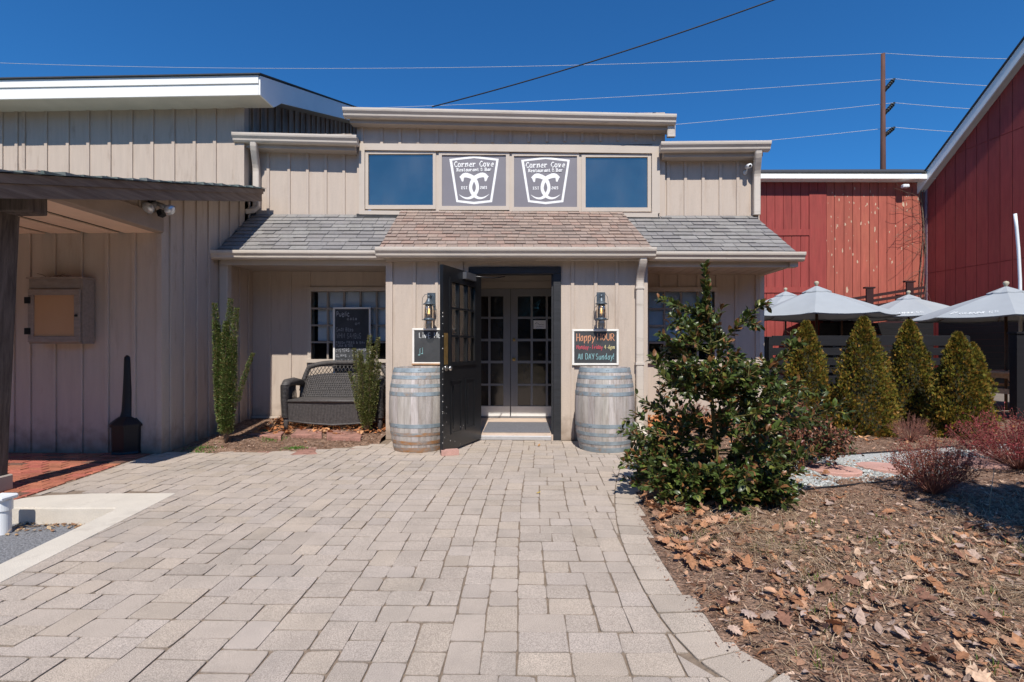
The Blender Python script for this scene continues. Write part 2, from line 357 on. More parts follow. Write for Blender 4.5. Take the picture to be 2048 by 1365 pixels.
def strip(mb, pts, w, m, n, eps):
    """flat ribbon along pts (2-D), mapped to 3-D by m(u, v), lifted by eps*n"""
    k = len(pts); L = []; Rr = []
    for i in range(k):
        a = pts[max(i-1, 0)]; b_ = pts[min(i+1, k-1)]
        dx, dy = b_[0]-a[0], b_[1]-a[1]; l = math.hypot(dx, dy) or 1
        ww = w[i] if isinstance(w, (list, tuple)) else w
        L.append((pts[i][0]-dy/l*ww/2, pts[i][1]+dx/l*ww/2)); Rr.append((pts[i][0]+dy/l*ww/2, pts[i][1]-dx/l*ww/2))
    vs = [m(*p) + n*eps for p in L] + [m(*p) + n*eps for p in Rr]
    mb.add(vs, [(i, k+i, k+i+1, i+1) for i in range(k-1)])
def smoothc(pts, sub=4):
    out = []
    for i in range(len(pts)-1):
        p0, p1, p2, p3 = pts[max(i-1, 0)], pts[i], pts[i+1], pts[min(i+2, len(pts)-1)]
        for s_ in range(sub):
            t = s_/sub
            out.append(tuple(.5*((2*p1[k])+(-p0[k]+p2[k])*t+(2*p0[k]-5*p1[k]+4*p2[k]-p3[k])*t*t+(-p0[k]+3*p1[k]-3*p2[k]+p3[k])*t**3) for k in (0, 1)))
    out.append(pts[-1]); return out
def write(mb, txt, m, n, u0, v0, width, h, sw, serif=False, jit=0, eps0=.001, rr=None):
    """text with its baseline left corner at (u0, v0), total width, capital height h"""
    tot = sum(GWID.get(c, 4) + 1.3 for c in txt) - 1.3
    sx = width/tot; sy = h/6; cx = 0; e = eps0; rr = rr or rnd
    for c in txt:
        j = rr.uniform(-jit, jit)*h; js = 1+rr.uniform(-jit, jit)
        for st in GL.get(c, []):
            cur = st.startswith('~'); q = st.lstrip('~')
            if cur or True:
                pts = [(int(q[i])*1.0, int(q[i+1])-2.0) for i in range(0, len(q)-1, 2)]
            pp = []
            for p in pts:
                if not pp or p != pp[-1]: pp.append(p)
            pts = [(u0+(cx+p[0])*sx, v0+p[1]*sy*js+j) for p in pp]
            if cur: pts = smoothc(pts)
            if len(pts) < 2: continue
            e += .00012
            strip(mb, pts, sw, m, n, e)
            if serif:
                for a, b_ in ((pts[0], pts[1]), (pts[-1], pts[-2])):
                    if abs(a[0]-b_[0]) < .35*abs(a[1]-b_[1]) and not cur:
                        e += .00012; strip(mb, [(a[0]-sw*1.3, a[1]), (a[0]+sw*1.3, a[1])], sw*.55, m, n, e)
        cx += GWID.get(c, 4) + 1.3
    return mb

# ================================================================== GROUND
def soilz(x, y):
    b = .02*noise.noise((x*.9, y*.9, 0)) + .012*noise.noise((x*4, y*4, 3)) + .006*noise.noise((x*14, y*14, 7))
    return b
def bedfront(x):
    return 5.44+.085*(x+4.04)+.012*math.sin(x*9) if x < -2.6 else 5.56+(x+2.6)*.62+.012*math.sin(x*9)
def bedz_left(x, y):
    md = .085*math.exp(-((x+3.66)**2+(y-5.85)**2)/.09)
    t = min(max((y-5.75)/1.3, 0), 1); e = min(max((y-bedfront(x)+.01)/.07, 0), 1); return -.010 + (.016 + md + .12*t + max(soilz(x, y), -.012)*.7)*e
def bedz_right(x, y):
    e = min(max((x-.9)/.8, 0), 1)
    t = min(max((y-5.4)/1.8, 0), 1) * (1-min(max((x-3.4)/.8, 0), 1))
    return .004 + e*.05 + .12*t + soilz(x, y)*(.4+.9*e)
def sheet(name, m, x0, x1, y0, y1, fz, step, keep=None, kind='structure'):
    mb = MB(); nx = int((x1-x0)/step)+1; ny = int((y1-y0)/step)+1
    vs = [(x0+i*step, y0+j*step, fz(x0+i*step, y0+j*step)) for j in range(ny) for i in range(nx)]
    fs = []
    for j in range(ny-1):
        for i in range(nx-1):
            if keep is None or keep(x0+(i+.5)*step, y0+(j+.5)*step):
                fs.append((j*nx+i, j*nx+i+1, (j+1)*nx+i+1, (j+1)*nx+i))
    mb.add(vs, fs, smooth=True); return tag(mb.build(name, m), kind=kind)

S = MB(); S.add([(-900, -900, -.125), (900, -900, -.125), (900, 900, -.125), (-900, 900, -.125)], [(0, 1, 2, 3)])
tag(S.build('ground', LAWN), kind='structure')

# path edge (outer line of the border course), world points from near to far
EDGE = [(1.35, .9), (1.12, 1.45), (.954, 1.79), (.848, 1.945), (.790, 2.19), (.775, 2.41), (.770, 2.70), (.772, 2.90), (.795, 3.25), (.835, 3.57), (.885, 3.90), (.955, 4.25), (1.05, 4.65), (1.16, 5.05), (1.27, 5.5), (1.36, 5.9), (1.42, 6.5)]
EDGE = smoothc(EDGE, 6)
def edge_x(y):
    for a, b_ in zip(EDGE, EDGE[1:]):
        if a[1] <= y <= b_[1]: return a[0]+(b_[0]-a[0])*(y-a[1])/(b_[1]-a[1]+1e-9)
    return EDGE[0][0]+.3 if y < EDGE[0][1] else EDGE[-1][0]
BW = .215
def clip(poly, px, py, nx, ny):
    out = []
    for i in range(len(poly)):
        a = poly[i]; b_ = poly[(i+1) % len(poly)]
        da = (a[0]-px)*nx+(a[1]-py)*ny; db = (b_[0]-px)*nx+(b_[1]-py)*ny
        if da <= 0: out.append(a)
        if (da < 0 < db) or (db < 0 < da):
            t = da/(da-db); out.append((a[0]+(b_[0]-a[0])*t, a[1]+(b_[1]-a[1])*t))
    return out
def area(p): return abs(sum(p[i][0]*p[(i+1) % len(p)][1]-p[(i+1) % len(p)][0]*p[i][1] for i in range(len(p))))/2
def inset(poly, g):
    """shrink a convex polygon towards its centre by about g"""
    cx = sum(p[0] for p in poly)/len(poly); cy = sum(p[1] for p in poly)/len(poly); out = []
    n = len(poly)
    if sum(poly[i][0]*poly[(i+1) % n][1]-poly[(i+1) % n][0]*poly[i][1] for i in range(n)) < 0: poly = poly[::-1]
    p = poly
    for i in range(n):
        a, b_ = poly[i], poly[(i+1) % n]; dx, dy = b_[0]-a[0], b_[1]-a[1]; l = math.hypot(dx, dy)
        if l < 1e-6: continue
        nx, ny = dy/l, -dx/l
        p = clip(p, a[0]-nx*g, a[1]-ny*g, nx, ny)
        if len(p) < 3: return []
    return p
def chamf(poly, c, rr):
    out = []; n = len(poly)
    for i in range(n):
        p, a, b_ = poly[i], poly[i-1], poly[(i+1) % n]; cc = c*rr.uniform(.5, 1.6)
        la = math.dist(p, a); lb = math.dist(p, b_)
        if la < 2.2*cc or lb < 2.2*cc: out.append(p); continue
        out.append((p[0]+(a[0]-p[0])*cc/la, p[1]+(a[1]-p[1])*cc/la))
        out.append((p[0]+((a[0]+b_[0])/2-p[0])*cc*.22/max(la, lb)*2, p[1]+((a[1]+b_[1])/2-p[1])*cc*.22/max(la, lb)*2))
        out.append((p[0]+(b_[0]-p[0])*cc/lb, p[1]+(b_[1]-p[1])*cc/lb))
    return out
def stone(mb, poly, z, h, gap, rr, col, bev=.006, ch=.014, tilt=.006, sf=.70):
    q = inset(poly, gap*rr.uniform(.6, 1.5))
    if len(q) < 3 or area(q) < .0012: return
    q = chamf(q, ch, rr) if ch else q
    t = inset(q, bev)
    cx = sum(p[0] for p in q)/len(q); cy = sum(p[1] for p in q)/len(q)
    tx, ty = rr.uniform(-tilt, tilt), rr.uniform(-tilt, tilt); dz = rr.uniform(-.0018, .0018)
    def zz(p, o): return z+o+dz+(p[0]-cx)*tx+(p[1]-cy)*ty
    scale = []
    n = len(q)
    k = 1-bev*2.2/math.sqrt(max(area(q), .002))
    T = [(cx+(p[0]-cx)*k, cy+(p[1]-cy)*k) for p in q]
    vs = [(p[0], p[1], zz(p, -h)) for p in q]+[(p[0], p[1], zz(p, -bev*.55)) for p in q]+[(p[0], p[1], zz(p, 0)) for p in T]
    fs = [(i, (i+1) % n, n+(i+1) % n, n+i) for i in range(n)]+[(n+i, n+(i+1) % n, 2*n+(i+1) % n, 2*n+i) for i in range(n)]
    mb.add(vs, fs, tuple(c*sf for c in col))      # soiled edges in the joints
    mb.add(vs[2*n:], [tuple(range(n))], col)

def pave():
    rr = random.Random(11); U = .0685; mb = MB()
    X0, Y0, X1, Y1 = -4.35, .7, 1.7, 6.34
    nx = int((X1-X0)/U); ny = int((Y1-Y0)/U); g = [[0]*nx for _ in range(ny)]
    Lb = lambda y: -2.62-.134*(y-2.39) if y < 3.9 else (-3.92-.13*(y-3.86) if y > 3.9 else 0)
    for j in range(ny):
        i = 0
        while i < nx:
            if g[j][i]: i += 1; continue
            L = 0
            while i+L < nx and not g[j][i+L]: L += 1
            opts = [w_ for w_ in (2, 3) if L-w_ != 1 and w_ <= L] or [min(L, 2)]
            w_ = rr.choice(opts); h_ = rr.choice([2, 2, 3]) if w_ == 2 else 2
            for b_ in range(h_):
                for a in range(w_):
                    if j+b_ < ny: g[j+b_][i+a] = 1
            x0, y0 = X0+i*U, Y0+j*U; x1, y1 = x0+w_*U, y0+h_*U
            wob = lambda: rr.uniform(-.0045, .0045)
            drift = lambda x, y: (x+.02*math.sin(y*1.3+x*.4)+.01*(y-4), y+.025*math.sin(x*.9))
            poly = [(p[0]+wob(), p[1]+wob()) for p in (drift(x0, y0), drift(x1, y0), drift(x1, y1), drift(x0, y1))]
            i += w_
            cx, cy = (x0+x1)/2, (y0+y1)/2
            # right side: border course
            ex = edge_x(cy); e2 = edge_x(cy+.05); sl_ = (e2-ex)/.05; l = math.hypot(1, sl_)
            poly = clip(poly, ex-BW*l, cy, 1/l, -sl_/l)
            if len(poly) < 3: continue
            # left side
            if cy < 3.93:
                poly = clip(poly, -2.645-.134*(cy-2.39), cy, -1, -.134)
            else: poly = clip(poly, -3.94-.13*(cy-3.86), cy, -1, -.13)
            if len(poly) < 3: continue
            if cx < -1.82 and cy > bedfront(cx)+.03: continue
            if -1.80 < cx < 1.45: poly = clip(poly, 0, 6.30, 0, 1)
            if len(poly) < 3: continue
            v = rr.gauss(1, .026); w2 = rr.choice([0, 0, 0, .03, -.02]); dk = rr.choice([1, 1, 1, 1, 1, 1, .92, .96])
            stone(mb, poly, 0, .05, .0020, rr, (v*dk*(1+w2*.4), v*dk, v*dk*(1-w2)), .0018, (.018 if rr.random() < .6 else .009), .004)
    # border course: stones square to the edge
    s_ = 0; pts = EDGE; acc = [0]
    for a, b_ in zip(pts, pts[1:]): acc.append(acc[-1]+math.dist(a, b_))
    def at(s0):
        for k in range(len(acc)-1):
            if acc[k] <= s0 <= acc[k+1]:
                t = (s0-acc[k])/(acc[k+1]-acc[k]); a, b_ = pts[k], pts[k+1]
                dx, dy = b_[0]-a[0], b_[1]-a[1]; l = math.hypot(dx, dy)
                return (a[0]+dx*t, a[1]+dy*t), (-dy/l, dx/l)
        return pts[-1], (-1, 0)
    while s_ < acc[-1]-.2:
        wd = rr.choice([.145, .15, .155]); (p, n1), (q, n2) = at(s_), at(s_+wd)
        k = rr.uniform(-.012, .012)
        poly = [(p[0]+k, p[1]), (q[0]+k, q[1]), (q[0]+n2[0]*BW, q[1]+n2[1]*BW), (p[0]+n1[0]*BW, p[1]+n1[1]*BW)]
        v = rr.gauss(1.0, .05); stone(mb, poly, .002, .06, .003, rr, (v, v, v*.98), .002, .015, .005); s_ += wd
    return mb
tag(pave().build('paved_walk', PAVE), kind='structure')
S = MB()   # sand under the pavers
pl = [(x, y) for x, y in EDGE]
S.add([(x-.02, y, -.006) for x, y in pl]+[(-4.4, pl[-1][1], -.006), (-4.4, 3.8, -.006), (-2.84, 3.8, -.006), (-2.45, .9, -.006)], [tuple(range(len(pl)+4))])
tag(S.build('paving_sand', SAND), kind='structure')

# concrete curb
cv = [(-2.40, .9), (-2.63, 2.39), (-2.828, 3.93), (-3.50, 3.90), (-3.80, 3.84), (-3.93, 3.76), (-3.97, 3.66), (-3.93, 3.58), (-3.80, 3.54), (-3.4, 3.54), (-3.02, 3.56), (-2.985, 3.50), (-2.86, 2.61), (-2.62, .9)]
S = MB(); T = []
ccx, ccy = -3.0, 3.2
n = len(cv)
ins = []
for i, p in enumerate(cv):
    a, b_ = cv[i-1], cv[(i+1) % n]; dx, dy = b_[0]-a[0], b_[1]-a[1]; l = math.hypot(dx, dy)
    ins.append((p[0]-dy/l*.004, p[1]+dx/l*.004))
S.add([(x, y, -.2) for x, y in cv]+[(x, y, -.006) for x, y in cv]+[(x, y, .004) for x, y in ins],
      [(i, (i+1) % n, n+(i+1) % n, n+i) for i in range(n)]+[(n+i, n+(i+1) % n, 2*n+(i+1) % n, 2*n+i) for i in range(n)]+[tuple(range(2*n, 3*n))])
tag(S.build('curb', CONC), kind='structure')
S = MB(); S.add([(-2.7, .5, -.12), (-2.93, 3.6, -.118), (-9, 3.75, -.118), (-9, .5, -.12)], [(3, 2, 1, 0)][:1])
tag(S.build('parking_surface', ASPH), kind='structure')

# brick floor of the covered entry
def bricks():
    rr = random.Random(3); mb = MB(); y = 3.72; r = 0
    while y < 5.5:
        x = -7.2 + (r % 2)*.1 + rr.uniform(-.01, .01)
        while x < -3.85:
            poly = clip([(x, y), (x+.2, y), (x+.2, y+.095), (x, y+.095)], -3.965-.13*(y-3.86), y, 1, .13)
            poly = clip(poly, 0, 5.38, 0, 1) if len(poly) > 2 else poly
            if y < 3.85 and x > -4.0: poly = []
            if len(poly) > 2:
                v = rr.gauss(1, .14); c = (v, v*rr.uniform(.85, 1.15), v) if rr.random() > .08 else (.45, .7, .8)
                stone(mb, poly, .004+rr.uniform(-.002, .002), .05, .0045, rr, c, .004, 0, .004, 1.0)
            x += .205
        y += .1; r += 1
    return mb
tag(bricks().build('brick_paving', BRK), kind='structure')
S = MB(); S.add([(-7.3, 3.7, -.010), (-3.6, 3.76, -.010), (-4.15, 5.42, -.010), (-7.3, 5.42, -.010)], [(0, 1, 2, 3)])
tag(S.build('brick_mortar_bed', MORT), kind='structure')

# planting beds
sheet('planting_bed', SOIL, -4.06, -1.80, 5.36, 7.24, bedz_left, .04, lambda x, y: y > bedfront(x)-.06)
sheet('mulch_bed', SOIL, .55, 9.5, .4, 9.0, bedz_right, .045, lambda x, y: x > edge_x(min(max(y, .95), 6.4))-.03 and not (x < 1.47 and y > 6.28) and not (x < 3.2 and y > 7.23))
def pathband(x):   # gravel path centre and half width
    return None
GP = [G(*p, .05) for p in [(1560, 990), (1600, 982), (1700, 972), (1800, 962), (1900, 950), (2000, 940), (2100, 930)]]
GQ = [G(*p, .05) for p in [(1560, 930), (1620, 917), (1700, 912), (1800, 905), (1880, 898), (1960, 893), (2100, 885)]]
S = MB(); n = len(GP)
gz0 = .058
GPs, GQs = smoothc(GP, 4), smoothc(GQ, 4); n = len(GPs)
S.add([(x, y, .035) for x, y in GPs]+[(GPs[i][0]*.5+GQs[i][0]*.5, GPs[i][1]*.5+GQs[i][1]*.5, gz0+.018) for i in range(n)]+[(x, y, .06) for x, y in GQs],
      [(i, i+1, n+i+1, n+i) for i in range(n-1)]+[(n+i, n+i+1, 2*n+i+1, 2*n+i) for i in range(n-1)], smooth=True)
tag(S.build('gravel_path', GRAVB), kind='structure')
def gravchips():
    rr = random.Random(5); mb = MB()
    for _ in range(11000):
        i = rr.random()*(n-1.001); k = int(i); t = i-k; s_ = rr.random()
        a = [GPs[k][q]+(GPs[k+1][q]-GPs[k][q])*t for q in (0, 1)]; b_ = [GQs[k][q]+(GQs[k+1][q]-GQs[k][q])*t for q in (0, 1)]
        x, y = a[0]+(b_[0]-a[0])*s_, a[1]+(b_[1]-a[1])*s_; r = rr.uniform(.008, .024)
        z = .040+.04*(1-abs(2*s_-1))
        v = rr.choice([.22, .34, .42, .52, .30]); c = (v*.97, v, v*rr.uniform(.92, 1.02)) if rr.random() > .07 else (.30, .13, .06)
        pts = [(x+r*math.cos(a_)*rr.uniform(.6, 1.2), y+r*math.sin(a_)*rr.uniform(.6, 1.2), z+rr.uniform(-.004, .006)) for a_ in (0, 1.6, 3.1, 4.7)]
        mb.add(pts+[(x+rr.uniform(-.3, .3)*r, y+rr.uniform(-.3, .3)*r, z+r*.7)], [(0, 1, 4), (1, 2, 4), (2, 3, 4), (3, 0, 4)], c)
    return mb
tag(gravchips().build('path_gravel_stones', CHIP), label='pale grey crushed stone covering the curved garden path', cat='gravel', kind='stuff')
S = MB()
S.tube([(x, y, .062) for x, y in GQs], .013, 5); S.tube([(x, y, .055) for x, y in GPs], .011, 5)
tag(S.build('edging_strip', PLB), label='black plastic edging strips bordering the pale gravel path', cat='edging')
S = MB(); S.box(3.4, 30, 8.9, 40, -.1, .012); tag(S.build('patio_ground', PATIO), kind='structure')

# ================================================================== MAIN RESTAURANT BUILDING
XW, YW, YB, YC, YV, YI = -4.044, 5.40, 7.20, 7.15, 6.33, 7.75
def holes_cells(x0, x1, z0, z1, holes):
    xs = sorted({x0, x1, *[h[0] for h in holes], *[h[1] for h in holes]}); zs = sorted({z0, z1, *[h[2] for h in holes], *[h[3] for h in holes]})
    xs = [x for x in xs if x0 <= x <= x1]; zs = [z for z in zs if z0 <= z <= z1]
    for a, b_ in zip(xs, xs[1:]):
        for c, d_ in zip(zs, zs[1:]):
            mx, mz = (a+b_)/2, (c+d_)/2
            if not any(h[0] < mx < h[1] and h[2] < mz < h[3] for h in holes): yield a, b_, c, d_
def boardwall(mb, Y, x0, x1, z0, z1, bat, holes=(), th=.1, bw=.042, bp=.019, slant=None):
    """vertical boards in the plane y = Y with battens at the x positions in bat"""
    for a, b_, c, d_ in holes_cells(x0, x1, z0, z1, list(holes)): mb.box(a, b_, Y, Y+th, c, d_)
    for x in bat:
        if not (x0 < x < x1): continue
        segs = [(z0+.006, z1-.003)]
        for h in holes:
            if h[0]-.03 < x < h[1]+.03:
                ns = []
                for s0, s1 in segs:
                    if h[2]-.05 > s0: ns.append((s0, min(s1, h[2]-.05)))
                    if h[3]+.05 < s1: ns.append((max(s0, h[3]+.05), s1))
                segs = ns
        for s0, s1 in segs:
            if s1-s0 > .02:
                for q_ in range(int((s1-s0)/.4)+1): mb.box(x-.005, x+.005, Y-bp-.0015, Y-bp, s0+.08+q_*.4, s0+.089+q_*.4) if s0+.09+q_*.4 < s1 else None
            k = rnd.uniform(-.003, .003); mb.box(x-bw/2+k, x+bw/2+k, Y-bp, Y-.001, s0, s1, bev=.003)
def rng(a, b_, s): 
    out = []; x = a
    while x < b_: out.append(x); x += s
    return out
KP = [(0, 0), (-.065, 0), (-.085, .02), (-.09, .045), (-.115, .075), (-.12, .095), (-.12, .118), (-.108, .118), (-.104, .10), (0, .10)]   # gutter profile, back top at 0
def gutter(name, xa, za, xb, zb, Yf, parent, s=1.0, m=GUT):
    """gutter whose front lip stands at y = Yf and whose lip height is za .. zb"""
    mb = MB(); pr = [(p[0]*s+.12*s, (p[1]-.118)*s) for p in KP]
    mb.ext(pr, (xa, Yf, za), (xb, Yf, zb))
    for x, z in ((xa, za), (xb, zb)): mb.loft([(x-.004, Yf+p[0]*1.01-.002, z+p[1]*1.02) for p in pr], [(x+.004, Yf+p[0]*1.01-.002, z+p[1]*1.02) for p in pr])
    k = xa+1.3
    while k < xb-.5:      # slip joints
        z = za+(zb-za)*(k-xa)/(xb-xa)
        mb.loft([(k, Yf+p[0]-.003, z+p[1]-.002) for p in pr], [(k+.05, Yf+p[0]-.003, z+p[1]-.002) for p in pr]); k += 2.6
    return mb.build(name, m, parent)
def downspout(name, pts, parent, a=.036, b_=.026, m=GUT):
    """rectangular corrugated pipe along pts"""
    mb = MB(); pts = [Vector(p) for p in pts]; n = len(pts); prev = None
    fr = []
    for i, p in enumerate(pts):
        t = (pts[min(i+1, n-1)]-pts[max(i-1, 0)]).normalized()
        x = Vector((1, 0, 0)); x = (x-t*x.dot(t)); x.normalize(); y = t.cross(x).normalized(); fr.append((p, x, y))
    q = [(-1, -.75), (-.75, -1), (.75, -1), (1, -.75), (1, .75), (.75, 1), (-.75, 1), (-1, .75)]
    for (p, x, y), (p2, x2, y2) in zip(fr, fr[1:]):
        mb.loft([p+x*(u*a)+y*(v*b_) for u, v in q], [p2+x2*(u*a)+y2*(v*b_) for u, v in q])
    return mb.build(name, m, parent)
def elbow(p0, p1, k=7):
    """S-shaped run of points from p0 (pointing down) to p1 (pointing down)"""
    out = []
    for i in range(k+1):
        t = i/k; s_ = t*t*(3-2*t); out.append(tuple(p0[j]+(p1[j]-p0[j])*(s_ if j < 2 else t) for j in range(3)))
    return out
def shingles(mb, A, B, Cc, D, rows, tab, palette, rr, th=.010, over=.02):
    """A-B eave, D-C ridge (D above A)"""
    A, B, Cc, D = map(Vector, (A, B, Cc, D)); nrm = (B-A).cross(D-A).normalized()
    for r in range(rows):
        t0, t1 = r/rows, (r+1)/rows
        L0, R0 = A.lerp(D, t0), B.lerp(Cc, t0); L1, R1 = A.lerp(D, t1), B.lerp(Cc, t1)
        if r == 0: dn = (L0-L1).normalized()*.02; L0 = L0+dn; R0 = R0+dn
        W = (R0-L0).length; x = -rr.uniform(0, tab)
        while x < W:
            w_ = tab*rr.uniform(.62, 1.2); a, b_ = max(x, 0)/W, min(x+w_-.006, W)/W; x += w_
            if b_-a < .004: continue
            lift = th*rr.choice([1, 1, 1.9]); dz = rr.uniform(-.006, .004)
            up = (L1-L0).normalized()*dz
            p = [L0.lerp(R0, a)+up, L0.lerp(R0, b_)+up, L1.lerp(R1, b_), L1.lerp(R1, a)]
            T = [p[0]+nrm*(lift+th*.6), p[1]+nrm*(lift+th*.6), p[2]+nrm*.002, p[3]+nrm*.002]
            Bt = [p[0]+nrm*.0005, p[1]+nrm*.0005]
            c = rr.choice(palette); v = rr.uniform(.93, 1.06); c = tuple(q*v for q in c)
            mb.add(T+Bt, [(0, 1, 2, 3), (4, 5, 1, 0), (4, 0, 3), (5, 2, 1)], c)

BLD = thing('restaurant_building', 'taupe board and batten restaurant with clerestory windows, shingled porch roof and black entrance door', 'building', (-.4, 7.0, 0))
# --- lower wall behind the porch
WL = (-3.165, -1.965, 1.0, 1.985); WR = (1.47, 2.64, .995, 1.965)
S = MB()
batL = [X_(p, YB) for p in (540, 581, 619)]+rng(1.62, 3.2, .265)
boardwall(S, YB, XW+.003, 3.25, .15, 3.02, [b_ for b_ in batL], [WL, WR, (-1.72, 1.395, -1, 2.44)])
S.box(3.21, 3.265, YB-.025, YB+.02, .12, 3.0)                       # corner board
S.box(3.15, 3.25, YB+.1, 13, .15, 3.9)                              # right flank of the building
S.build('wall', SID, BLD)
FND = mat('painted_foundation', (.60, .57, .53), .8, .08, 6, .2, 80, dirt=(.2, .14, .1), dscale=5, dlo=.5, dhi=.75)
S = MB(); S.box(XW+.01, -1.80, YB-.02, YB+.12, -.12, .148); S.build('foundation', FND, BLD); S = MB(); S.box(1.48, 3.26, YB-.02, YB+.12, -.12, .148)
S.box(3.17, 3.262, YB+.12, 13, -.12, .148)
S.build('foundation', FND, BLD)
S = MB(); S.box(1.48, 3.26, YB-.05, YB-.021, .135, .165); S.build('water_table_board', TRIM, BLD); S = MB(); S.box(XW+.01, -1.80, YB-.045, YB-.021, .14, .165); S.build('water_table_board', TRIM, BLD)
def porchwin(wx, cols, rows, blindrows):
    x0, x1, z0, z1 = wx
    fr = MB(); t = .05
    fr.box(x0-t, x1+t, YB-.03, YB+.03, z1, z1+t+.01); fr.box(x0-t-.02, x1+t+.02, YB-.045, YB+.03, z0-t, z0)
    fr.box(x0-t, x0, YB-.028, YB+.03, z0, z1); fr.box(x1, x1+t, YB-.028, YB+.03, z0, z1)
    f = fr.build('window', TRIM, BLD)
    g = MB()
    pw, ph = (x1-x0)/cols, (z1-z0)/rows
    for i in range(1, cols): g.box(x0+i*pw-.013, x0+i*pw+.013, YB-.008, YB+.022, z0, z1)
    for j in range(1, rows): g.box(x0, x1, YB-.006, YB+.02, z0+j*ph-.013, z0+j*ph+.013)
    g.build('muntins', mat('muntin_paint', (.30, .26, .22), .55, .05, 4, .03, 60), f)
    p = MB(); p.add([(x0, YB+.012, z0), (x1, YB+.012, z0), (x1, YB+.012, z1), (x0, YB+.012, z1)], [(0, 1, 2, 3)]); p.build('pane', GLP, f)
    b_ = MB(); b_.box(x0+.07, x1-.01, YB+.06, YB+.07, z0+ph*(rows-blindrows)+.02, z1+.02); b_.build('blind', BLIND, f)
    d_ = MB(); d_.box(x0-.04, x1+.04, YB+.35, YB+.36, z0-.05, z1+.05); d_.box(x0-.05, x0-.04, YB+.1, YB+.36, z0-.05, z1+.05); d_.box(x1+.04, x1+.05, YB+.1, YB+.36, z0-.05, z1+.05)
    d_.box(x0-.05, x1+.05, YB+.1, YB+.36, z0-.06, z0-.05); d_.box(x0-.05, x1+.05, YB+.1, YB+.36, z1+.05, z1+.06)
    d_.build('room_darkness', DARK, f)
porchwin(WL, 5, 4, 3); porchwin(WR, 5, 4, 3)

# --- upper walls
S = MB()
lz = Z_(590, 430, YB)
boardwall(S, YB-.003, XW+.05, -2.40, 3.02, 4.28, [X_(p, YB) for p in (537, 579, 616, 652, 688)]+[-2.42])
S.build('upper_wall', SID, BLD); S = MB()
boardwall(S, YB-.003, 1.80, 3.22, 2.96, 4.10, [X_(p, YB) for p in (1336, 1370, 1406, 1440, 1475)])
S.box(3.19, 3.26, YB-.028, YB+.03, 2.95, 4.0)
S.build('upper_wall', SIDW if False else SID, BLD)
xc0, xc1 = X_(714, YC), X_(1330, YC)
WX0, WX1 = X_(736, YC), X_(1302, YC)
S = MB()
wz0, wz1 = Z_(1024, 419, YC), Z_(1024, 310, YC)
bc = [X_(640+v/2.768, YC) for v in (235, 342, 443, 544, 648, 750, 852, 954, 1055, 1157, 1256, 1355, 1453, 1553, 1650, 1750, 1848)]
boardwall(S, YC, xc0, xc1, 2.98, 4.50, bc, [(X_(729, YC), X_(1304, YC), 3.12, 4.05)], th=.05)
S.box(xc0, xc0+.05, YC+.05, 12, 3.9, 4.45); S.box(xc1-.05, xc1, YC+.05, 12, 3.9, 4.45)
S.build('clerestory_wall', SID, BLD)
# window band: casing, four windows
def zt(px, y): return Z_(px, y, YC-.04)
S = MB(); Yt = YC-.035
def slab(mb, pxa, ya0, ya1, pxb, yb0, yb1, Y0, Y1, YR=None):
    """board between two photo columns, top and bottom measured at each end"""
    YR = YR or Y0; a, b_ = X_(pxa, YR), X_(pxb, YR)
    A = [(a, Y0, Z_(pxa, ya1, YR)), (a, Y1, Z_(pxa, ya1, YR)), (a, Y1, Z_(pxa, ya0, YR)), (a, Y0, Z_(pxa, ya0, YR))]
    B = [(b_, Y0, Z_(pxb, yb1, YR)), (b_, Y1, Z_(pxb, yb1, YR)), (b_, Y1, Z_(pxb, yb0, YR)), (b_, Y0, Z_(pxb, yb0, YR))]
    mb.loft(A, B)
slab(S, 718, 287, 300, 1320, 291, 307, Yt, YC-.002); slab(S, 718, 421, 429, 1316, 427, 435, Yt-.03, YC-.002)
slab(S, 871, 304, 423, 879, 304, 423, YC+.004, YC+.04, YC); slab(S, 1018, 306, 425, 1025, 306, 425, YC+.004, YC+.04, YC); slab(S, 1157, 308, 426, 1164, 308, 426, YC+.004, YC+.04, YC)
slab(S, 718, 300, 421, 729, 300, 421, Yt-.002, YC-.002); slab(S, 1304, 307, 427, 1320, 307, 427, Yt-.002, YC-.002)
S.build('window_casing', TRIM, BLD)
cw = [(731, 872), (878, 1019), (1024, 1158), (1163, 1302)]
pan = [(737, 866, 309, 411), (884, 1012, 311, 413), (1028, 1154, 313, 415), (1171, 1295, 315, 416)]
